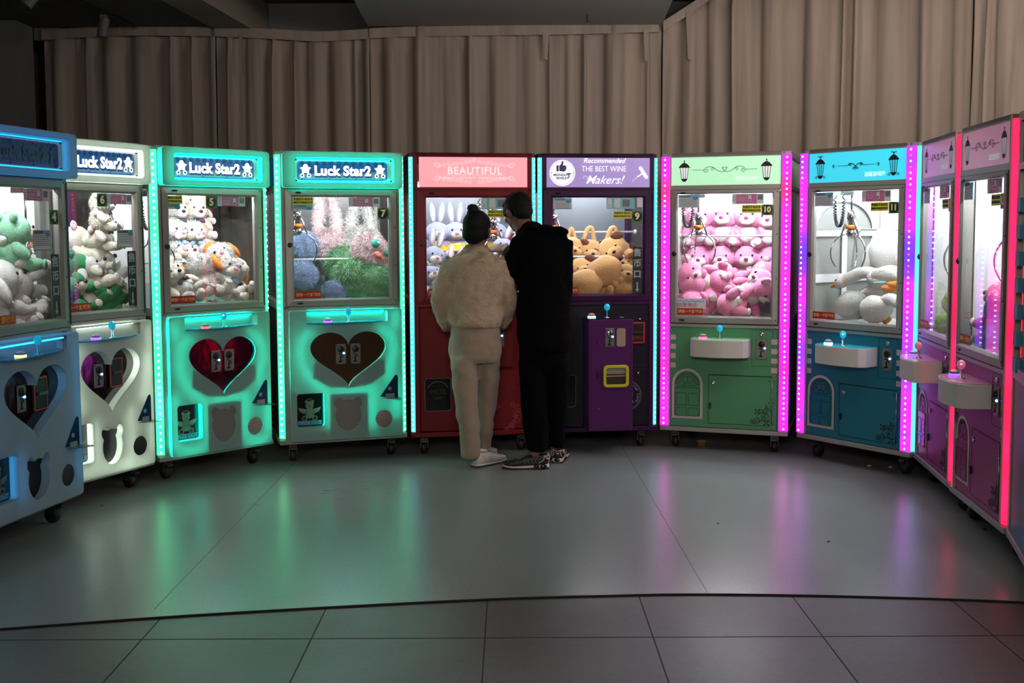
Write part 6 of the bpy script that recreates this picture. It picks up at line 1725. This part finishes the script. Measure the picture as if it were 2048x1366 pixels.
# ================= woman
YW = 6.88
W = empty('person', (0, 0, 0)); tag(W, 'person with a black topknot in a cream fluffy jacket and beige trousers, seen from behind', 'person')
tors = rings_px([(953, 490, 22, .062, .01), (952, 499, 25, .068, .01), (951, 505, 31, .078, .0), (950, 512, 44, .10, -.01), (949, 521, 57, .120, -.01), (948, 535, 61, .135), (948, 560, 59, .140), (949, 600, 56, .142), (951, 632, 55, .146, .01), (951, 646, 54, .148, .01), (951, 653, 49, .140, .01)], YW)
body = MB()
body.loft([(r[0], r[1], r[2], r[3] * .78, r[4] * .72) for r in tors], 20)
hipr = rings_px([(951, 640, 46, .09), (951, 690, 50, .105), (953, 716, 46, .10)], YW); body.loft([(r[0], r[1], r[2], r[3] * .8, r[4] * .8) for r in hipr], 20)
hc = pt(954, 461, YW + .02); HM = Matrix.Translation(hc) @ Euler((-.18, .05, -.30)).to_matrix().to_4x4()
head_geo(body, HM); body.tube([hc + Vector((0, -.01, -.06)), pt(951, 505, YW)], [.050, .056], 14)
lw, rw = pt(893, 656, YW + .10), pt(1006, 652, YW + .12)
la = [pt(900, 531, YW), pt(884, 575, YW - .01), pt(879, 603, YW), pt(884, 630, YW + .05), lw]
ra = [pt(1001, 531, YW), pt(1014, 575, YW - .01), pt(1016, 605, YW), pt(1011, 630, YW + .06), rw]
body.tube(la, [.045, .042, .038, .034, .026], 12); body.tube(ra, [.045, .042, .038, .034, .026], 12)
hand_geo(body, aim(lw, (.45, .85, -.15)), -1, .55); hand_geo(body, aim(rw, (-.4, .9, -.1)), 1, .55)
ak = [pt(935, 905, YW), pt(962, 900, YW + .17)]
LEGL = rings_px([(929, 712, 28, .112, -.02), (929, 740, 28, .104, -.03), (930.5, 780, 26.5, .092, -.03), (935, 820, 24, .086, -.03), (938.5, 860, 21.5, .080, -.02), (941, 890, 20.5, .078, -.01), (941, 905, 20, .080, .0), (940, 914, 18, .078, .0)], YW)
LEGR = rings_px([(976, 712, 27, .110, .03), (977, 745, 23, .095, .06), (976, 780, 19, .085, .09), (974, 820, 17, .078, .11), (971, 860, 15.5, .076, .12), (968, 890, 13, .070, .16), (967, 904, 12, .068, .17)], YW)
for lg, fp in ((LEGL, (ak[0].x, YW, .07)), (LEGR, (-.205, 7.10, .07))):
    body.loft([(r[0], r[1], r[2], r[3] * .68, r[3] * .68) for r in lg] + [(fp[0], fp[1], fp[2], .030, .030)], 16)
FLD = (-.24, 6.89); FLd = (.185, .20); FRD = (-.22, 7.08); FRd = (.10, .25)
for P_, d_ in ((FLD, FLd), (FRD, FRd)): u_ = Vector((d_[0], d_[1], 0)).normalized(); b_ = Vector((P_[0], P_[1], .045)); body.tube([b_ + u_ * .01, b_ + u_ * .09, b_ + u_ * .18], [.030, .030, .020], 10)
bo = body.build('body', SKIN, W); remesh(bo, .0065, 3)
# jacket
JK = mat('cream_fur_jacket', 'a8927a', .95, bump=.8, bscale=60, sheen=.4, vary=.10, vscale=30)
jk = MB(); jk.loft(tors, 32)

for arm in (la, ra):
    P_ = [Vector(p) for p in smooth_path([tuple(p) for p in [arm[0] + Vector((.02 if arm is la else -.02, 0, .03))] + arm[:4] + [arm[4]]], 4)]
    rr = [np.interp(i / (len(P_) - 1), [0, .18, .38, .58, .8, .93, 1], [.046, .050, .052, .053, .045, .036, .028]) + .003 * math.sin(i * 1.9) for i in range(len(P_))]
    jk.tube(P_, rr, 16)
    strands(tube_path(P_, rr), 6000, .009, .0009, 5 if arm is la else 6, JK, 'jacket_pile', W, jit=.45)
jo = jk.build('jacket', JK, W); remesh(jo, .010, 6, (.06, .026))
strands(as_path(tors), 15000, .009, .0009, 4, JK, 'jacket_pile', W, arc=(PI * .95, PI * 2.05), jit=.4)
# trousers
TR = mat('beige_sweat_fabric', '8c7b69', .95, bump=.35, bscale=260, vary=.05, vscale=25, sheen=.2)
tr = MB()
tr.loft(rings_px([(952, 646, 46, .105), (952, 660, 51, .118), (951, 680, 53, .130), (951, 700, 54, .132), (951, 716, 53, .125), (951, 724, 50, .110)], YW), 28)
tr.loft(LEGL, 24)
tr.loft(LEGR, 24)
to = tr.build('trousers', TR, W); remesh(to, .010, 8, (.13, .030))
# hair, bun, tie
hb = MB(); q = MB(); q.ell((0, -.016, .030), (.087, .103, .096), lump=.04, seed=2, nu=28, nv=18); q.ell((0, -.055, -.035), (.070, .055, .062), lump=.05, seed=3); q.ell((-.06, -.01, -.02), (.028, .05, .05)); q.ell((.06, -.02, -.01), (.026, .045, .05)); xf(q, HM, hb)
ho = hb.build('hair', HAIR, W); remesh(ho, .006, 4)
bc = pt(946, 423, YW - .01)
mb = MB(); mb.ell(bc, (.036, .034, .044), (0, .25, 0), lump=.18, seed=4); mb.ell(bc + Vector((-.010, 0, .022)), (.026, .026, .024), lump=.2, seed=5); mb.build('topknot', HAIR, ho)
mb = MB(); tc = pt(948, 434, YW); mb.tube([tc + Vector((.029 * math.cos(2 * PI * i / 20), .026 * math.sin(2 * PI * i / 20), .006 * math.cos(2 * PI * i / 20))) for i in range(20)], .0035, 6, closed=True); mb.build('hair_tie', mat('pale_hair_tie', '8a7f70', .5), ho)
mb = MB(); rnd = random.Random(12)
for _ in range(160):
    a = rnd.uniform(0, 2 * PI); b = rnd.uniform(.05, 1.5); d = Vector((math.sin(b) * math.cos(a), math.sin(b) * math.sin(a), math.cos(b))); s0 = HM @ Vector((d.x * .085, d.y * .10 - .016, d.z * .094 + .03))
    dd = (d + Vector((rnd.gauss(0, .6), rnd.gauss(0, .6), rnd.gauss(0, .5)))).normalized(); mb.tube([s0, s0 + dd * .012, s0 + dd * .02 + Vector((0, 0, -.006))], .0004, 3, cap=False)
o = mb.build('stray_hair', HAIR, ho); o['kind'] = 'stuff'
for s in (-1, 1):
    mb = MB(); q = MB(); q.ell((s * .030, .088, .004), (.010, .008, .006)); xf(q, HM, mb); mb.build('eye', mat('dark_eye', '1a1210', .1), W)
shoe(W, foot_m(FLD, FLd), .275, 'white'); shoe(W, foot_m(FRD, FRd), .25, 'white')

# ================= man
YM = 6.90
Mn = empty('person', (0, 0, 0)); tag(Mn, 'person in glasses and a black hooded jacket and trousers, leaning towards the red machine', 'person')
BLK = mat('black_cotton', '030304', .95, bump=.3, bscale=220, spec=.08); BLK2 = mat('black_trouser_cloth', '030305', .95, bump=.3, bscale=160, spec=.08)
tm = rings_px([(1066, 452, 22, .06, .12), (1074, 458, 38, .09, .09), (1082, 466, 50, .115, .06), (1085, 480, 54, .13, .04), (1087, 505, 54, .135, .02), (1087, 545, 54, .135, .0), (1087, 590, 55, .132, -.01), (1088, 640, 55.5, .135, -.02), (1088, 675, 54, .135, -.02), (1088, 695, 51, .130, -.02), (1088, 703, 48, .122, -.02)], YM)
hc = pt(1036, 426, YM + .16); HM2 = Matrix.Translation(hc) @ Euler((-.42, 0, .55)).to_matrix().to_4x4()
body = MB(); body.loft([(r[0], r[1], r[2], r[3] * .8, r[4] * .75) for r in tm], 20)
head_geo(body, HM2); body.tube([hc + Vector((.015, -.03, -.06)), pt(1056, 470, YM + .08)], [.058, .066], 14)
lwr = pt(1016, 499, YM + .28); rwr = pt(1122, 640, YM + .22)
lam = [pt(1044, 484, YM + .03), pt(1028, 515, YM + .0), pt(1020, 548, YM + .02), pt(1019, 535, YM + .16), pt(1018, 510, YM + .23), lwr]
ram = [pt(1128, 482, YM + .02), pt(1127, 530, YM - .02), pt(1126, 585, YM + .0), pt(1125, 615, YM + .12), rwr]
body.tube(lam, [.05, .046, .042, .036, .030, .026], 12); body.tube(ram, [.05, .046, .042, .034, .028], 12)
hand_geo(body, aim(lwr, (-.75, .45, .1), (-.2, -.6, .7)), -1, .25); hand_geo(body, aim(rwr, (-.2, .95, -.2)), 1, .5)
LK, RK = pt(1066, 800, YM - .02), pt(1115, 795, YM + .06)
body.tube([pt(1068, 710, YM), LK, pt(1076, 890, YM - .05), Vector((.135, 6.85, .08))], [.075, .052, .036, .034], 12)
body.tube([pt(1112, 710, YM), RK, pt(1113, 885, YM + .12), Vector((.275, 7.05, .08))], [.075, .052, .036, .034], 12)
body.loft(rings_px([(1088, 690, 46, .10), (1089, 715, 46, .10)], YM), 20)
ML = ((.225, 6.86), (-.27, -.005)); MR = ((.285, 7.0), (.05, .26))
for (P_, d_) in (ML, MR): u_ = Vector((d_[0], d_[1], 0)).normalized(); b_ = Vector((P_[0], P_[1], .05)); body.tube([b_ + u_ * .015, b_ + u_ * .10, b_ + u_ * .20], [.032, .032, .022], 10)
bo = body.build('body', SKIN, Mn); remesh(bo, .0065, 3)
jk = MB(); jk.loft(tm, 32)
for arm, rr in ((lam, [.064, .064, .064, .054, .044, .036]), (ram, [.060, .064, .062, .052, .040])):
    jk.tube([Vector(p) for p in smooth_path([tuple(p) for p in arm], 4)], [np.interp(i, [j * 4 for j in range(len(arm))], rr) for i in range(4 * (len(arm) - 1) + 1)], 16)
# the hood lies folded on the back and sticks out at the right shoulder
jk.ell(pt(1090, 462, YM + .01), (.135, .075, .040), (0, .10, 0)); jk.ell(pt(1120, 461, YM - .02), (.058, .045, .026), (0, .25, 0)); jk.ell(pt(1062, 456, YM + .08), (.075, .07, .045), (0, -.25, 0)); jk.ell(pt(1128, 462, YM - .02), (.030, .028, .018), (0, .2, 0))
jo = jk.build('hooded_jacket', BLK, Mn); remesh(jo, .010, 5, (.11, .026))
mb = MB()
for px_, py_ in ((1036, 583), (1029, 637)): mb.ell(pt(px_, py_, YM - .12), (.006, .003, .005), nu=10, nv=6)
mb = MB(); mb.ell(pt(1036, 583, YM - .145), (.006, .004, .004), nu=10, nv=6); mb.build('cord_end', mat('silver_cord_end', 'd0d8e8', .3, .5), jo)
tr = MB()
tr.loft(rings_px([(1088, 682, 47, .115), (1088, 700, 51, .125), (1089, 725, 51, .122), (1089, 738, 48, .105)], YM), 28)
tr.loft(rings_px([(1064, 722, 27, .112, -.01), (1065, 770, 27, .104, -.02), (1068, 815, 26.5, .096, -.03), (1072, 850, 26, .090, -.04), (1074, 880, 23, .082, -.045), (1075, 901, 20, .070, -.05)], YM), 24)
tr.loft(rings_px([(1113, 722, 27, .112, .0), (1113, 770, 25, .100, .03), (1113, 815, 22, .092, .06), (1113, 850, 19, .084, .09), (1113, 880, 17, .076, .12), (1113, 893, 15, .070, .13)], YM), 24)
to = tr.build('trousers', BLK2, Mn); remesh(to, .010, 6, (.12, .024))
hb = MB(); q = MB(); q.ell((0, -.016, .036), (.086, .106, .096), lump=.05, seed=5, nu=28, nv=18); q.ell((0, -.062, -.015), (.066, .050, .060), lump=.05, seed=6); q.ell((0, .060, .075), (.062, .040, .034), lump=.2, seed=7)
for s in (-1, 1): q.ell((s * .070, .010, .022), (.016, .050, .040))
xf(q, HM2, hb); ho = hb.build('hair', HAIR, Mn); remesh(ho, .006, 3)
mb = MB(); rnd = random.Random(22)
for _ in range(900):
    a = rnd.uniform(0, 2 * PI); b = rnd.uniform(.0, 1.7); d = Vector((math.sin(b) * math.cos(a), math.sin(b) * math.sin(a), math.cos(b))); s0 = HM2 @ Vector((d.x * .082, d.y * .102 - .016, d.z * .092 + .036))
    dd = ((HM2.to_3x3() @ d) + Vector((rnd.gauss(0, .4), rnd.gauss(0, .4), rnd.gauss(0, .4) - .3))).normalized(); mb.tube([s0, s0 + dd * .010], [.0011, .0004], 3, cap=False)
o = mb.build('hair_ends', HAIR, ho); o['kind'] = 'stuff'
gl = MB(); WM = mat('glasses_wire', 'b8a898', .2, .9)
for s in (-1, 1):
    gl.tube([HM2 @ Vector((s * .034 + .026 * math.cos(2 * PI * i / 24), .108, .002 + .022 * math.sin(2 * PI * i / 24))) for i in range(24)], .0016, 6, closed=True)
    gl.tube([HM2 @ Vector(p) for p in ((s * .060, .108, .006), (s * .082, .095, .008), (s * .090, .03, .006), (s * .088, -.012, .000))], .0016, 6)
gl.tube([HM2 @ Vector(p) for p in ((-.008, .108, .006), (0, .112, .009), (.008, .108, .006))], .0016, 6)
go = gl.build('glasses', WM, Mn)
for s in (-1, 1):
    mb = MB(); q = MB(); q.lathe([(.0255, -.0008), (.0255, .0008)], (s * .034, .108, .002), 20, 'y'); xf(q, HM2, mb); mb.build('lens', GLASS, go)
    mb = MB(); q = MB(); q.ell((s * .030, .088, .004), (.010, .008, .006)); xf(q, HM2, mb); mb.build('eye', mat('dark_eye'), Mn)
shoe(Mn, foot_m(*ML), .285, 'black'); shoe(Mn, foot_m(*MR), .28, 'black')
# ------------------------------------------------------------------ small things on the floor
def litter(name, cat, px, py, build, label, m):
    p = onz(px, py, 0); mb = MB(); build(mb, p); tag(mb.build(name, m), label, cat)
CUPM = mat('printed_paper_cup', '8a7448', .5, vary=.5, vscale=90)
p = onz(1403, 893, 0)
mb = MB(); mb.lathe([(.0, .0), (.030, .0), (.036, .035), (.038, .036), (.038, .040), (.034, .040), (.029, .004), (0, .004)], (p.x, p.y, 0), 24); tag(mb.build('paper_cup', CUPM), 'small printed paper cup on the floor under the green machine', 'cup')
def scrap(r, seed, h=.4):
    def f(mb, p): mb.ell((p.x, p.y, r * h), (r, r * .7, r * h), lump=.8, seed=seed, nu=12, nv=8)
    return f
def leaf(r):
    def f(mb, p): mb.ell((p.x, p.y, .003), (r, r * .5, .002), (0, 0, .5), lump=.6, seed=3, nu=12, nv=6)
    return f
TIS = mat('crumpled_paper', 'b8aa98', .9); DRY = mat('dry_leaf', '2a1a12', .8)
litter('paper_scrap', 'litter', 1739, 933, scrap(.013, 4), 'crumpled pale paper on the floor under the blue machine', TIS)
litter('paper_scrap', 'litter', 1781, 935, scrap(.011, 9), 'smaller crumpled paper beside the right castor of the blue machine', TIS)
litter('paper_scrap', 'litter', 1532, 944, leaf(.012), 'flat white scrap on the floor in front of the green machine', TIS)
litter('dry_leaf', 'litter', 1657, 1084, leaf(.010), 'small dark leaf on the bare floor at right', DRY)
litter('dry_leaf', 'litter', 1436, 1048, leaf(.007), 'tiny dark leaf on the floor right of the centre', DRY)
litter('paper_scrap', 'litter', 722, 1027, leaf(.009), 'thin pale scrap on the floor below machine 7', TIS)
litter('candy_wrapper', 'litter', 204, 1012, leaf(.008), 'tiny brown wrapper on the dark floor below machine 6', mat('brown_wrapper', '6a4a20', .4))
litter('debris', 'litter', 1850, 935, scrap(.009, 2), 'dark crumb on the lit floor beside the blue machine castor', DRY)
litter('debris', 'litter', 1830, 928, scrap(.006, 3), 'tiny dark crumb behind the blue machine castor', DRY)
litter('debris', 'litter', 1970, 1060, scrap(.009, 5), 'dark crumb under the nearest pink machine', DRY)
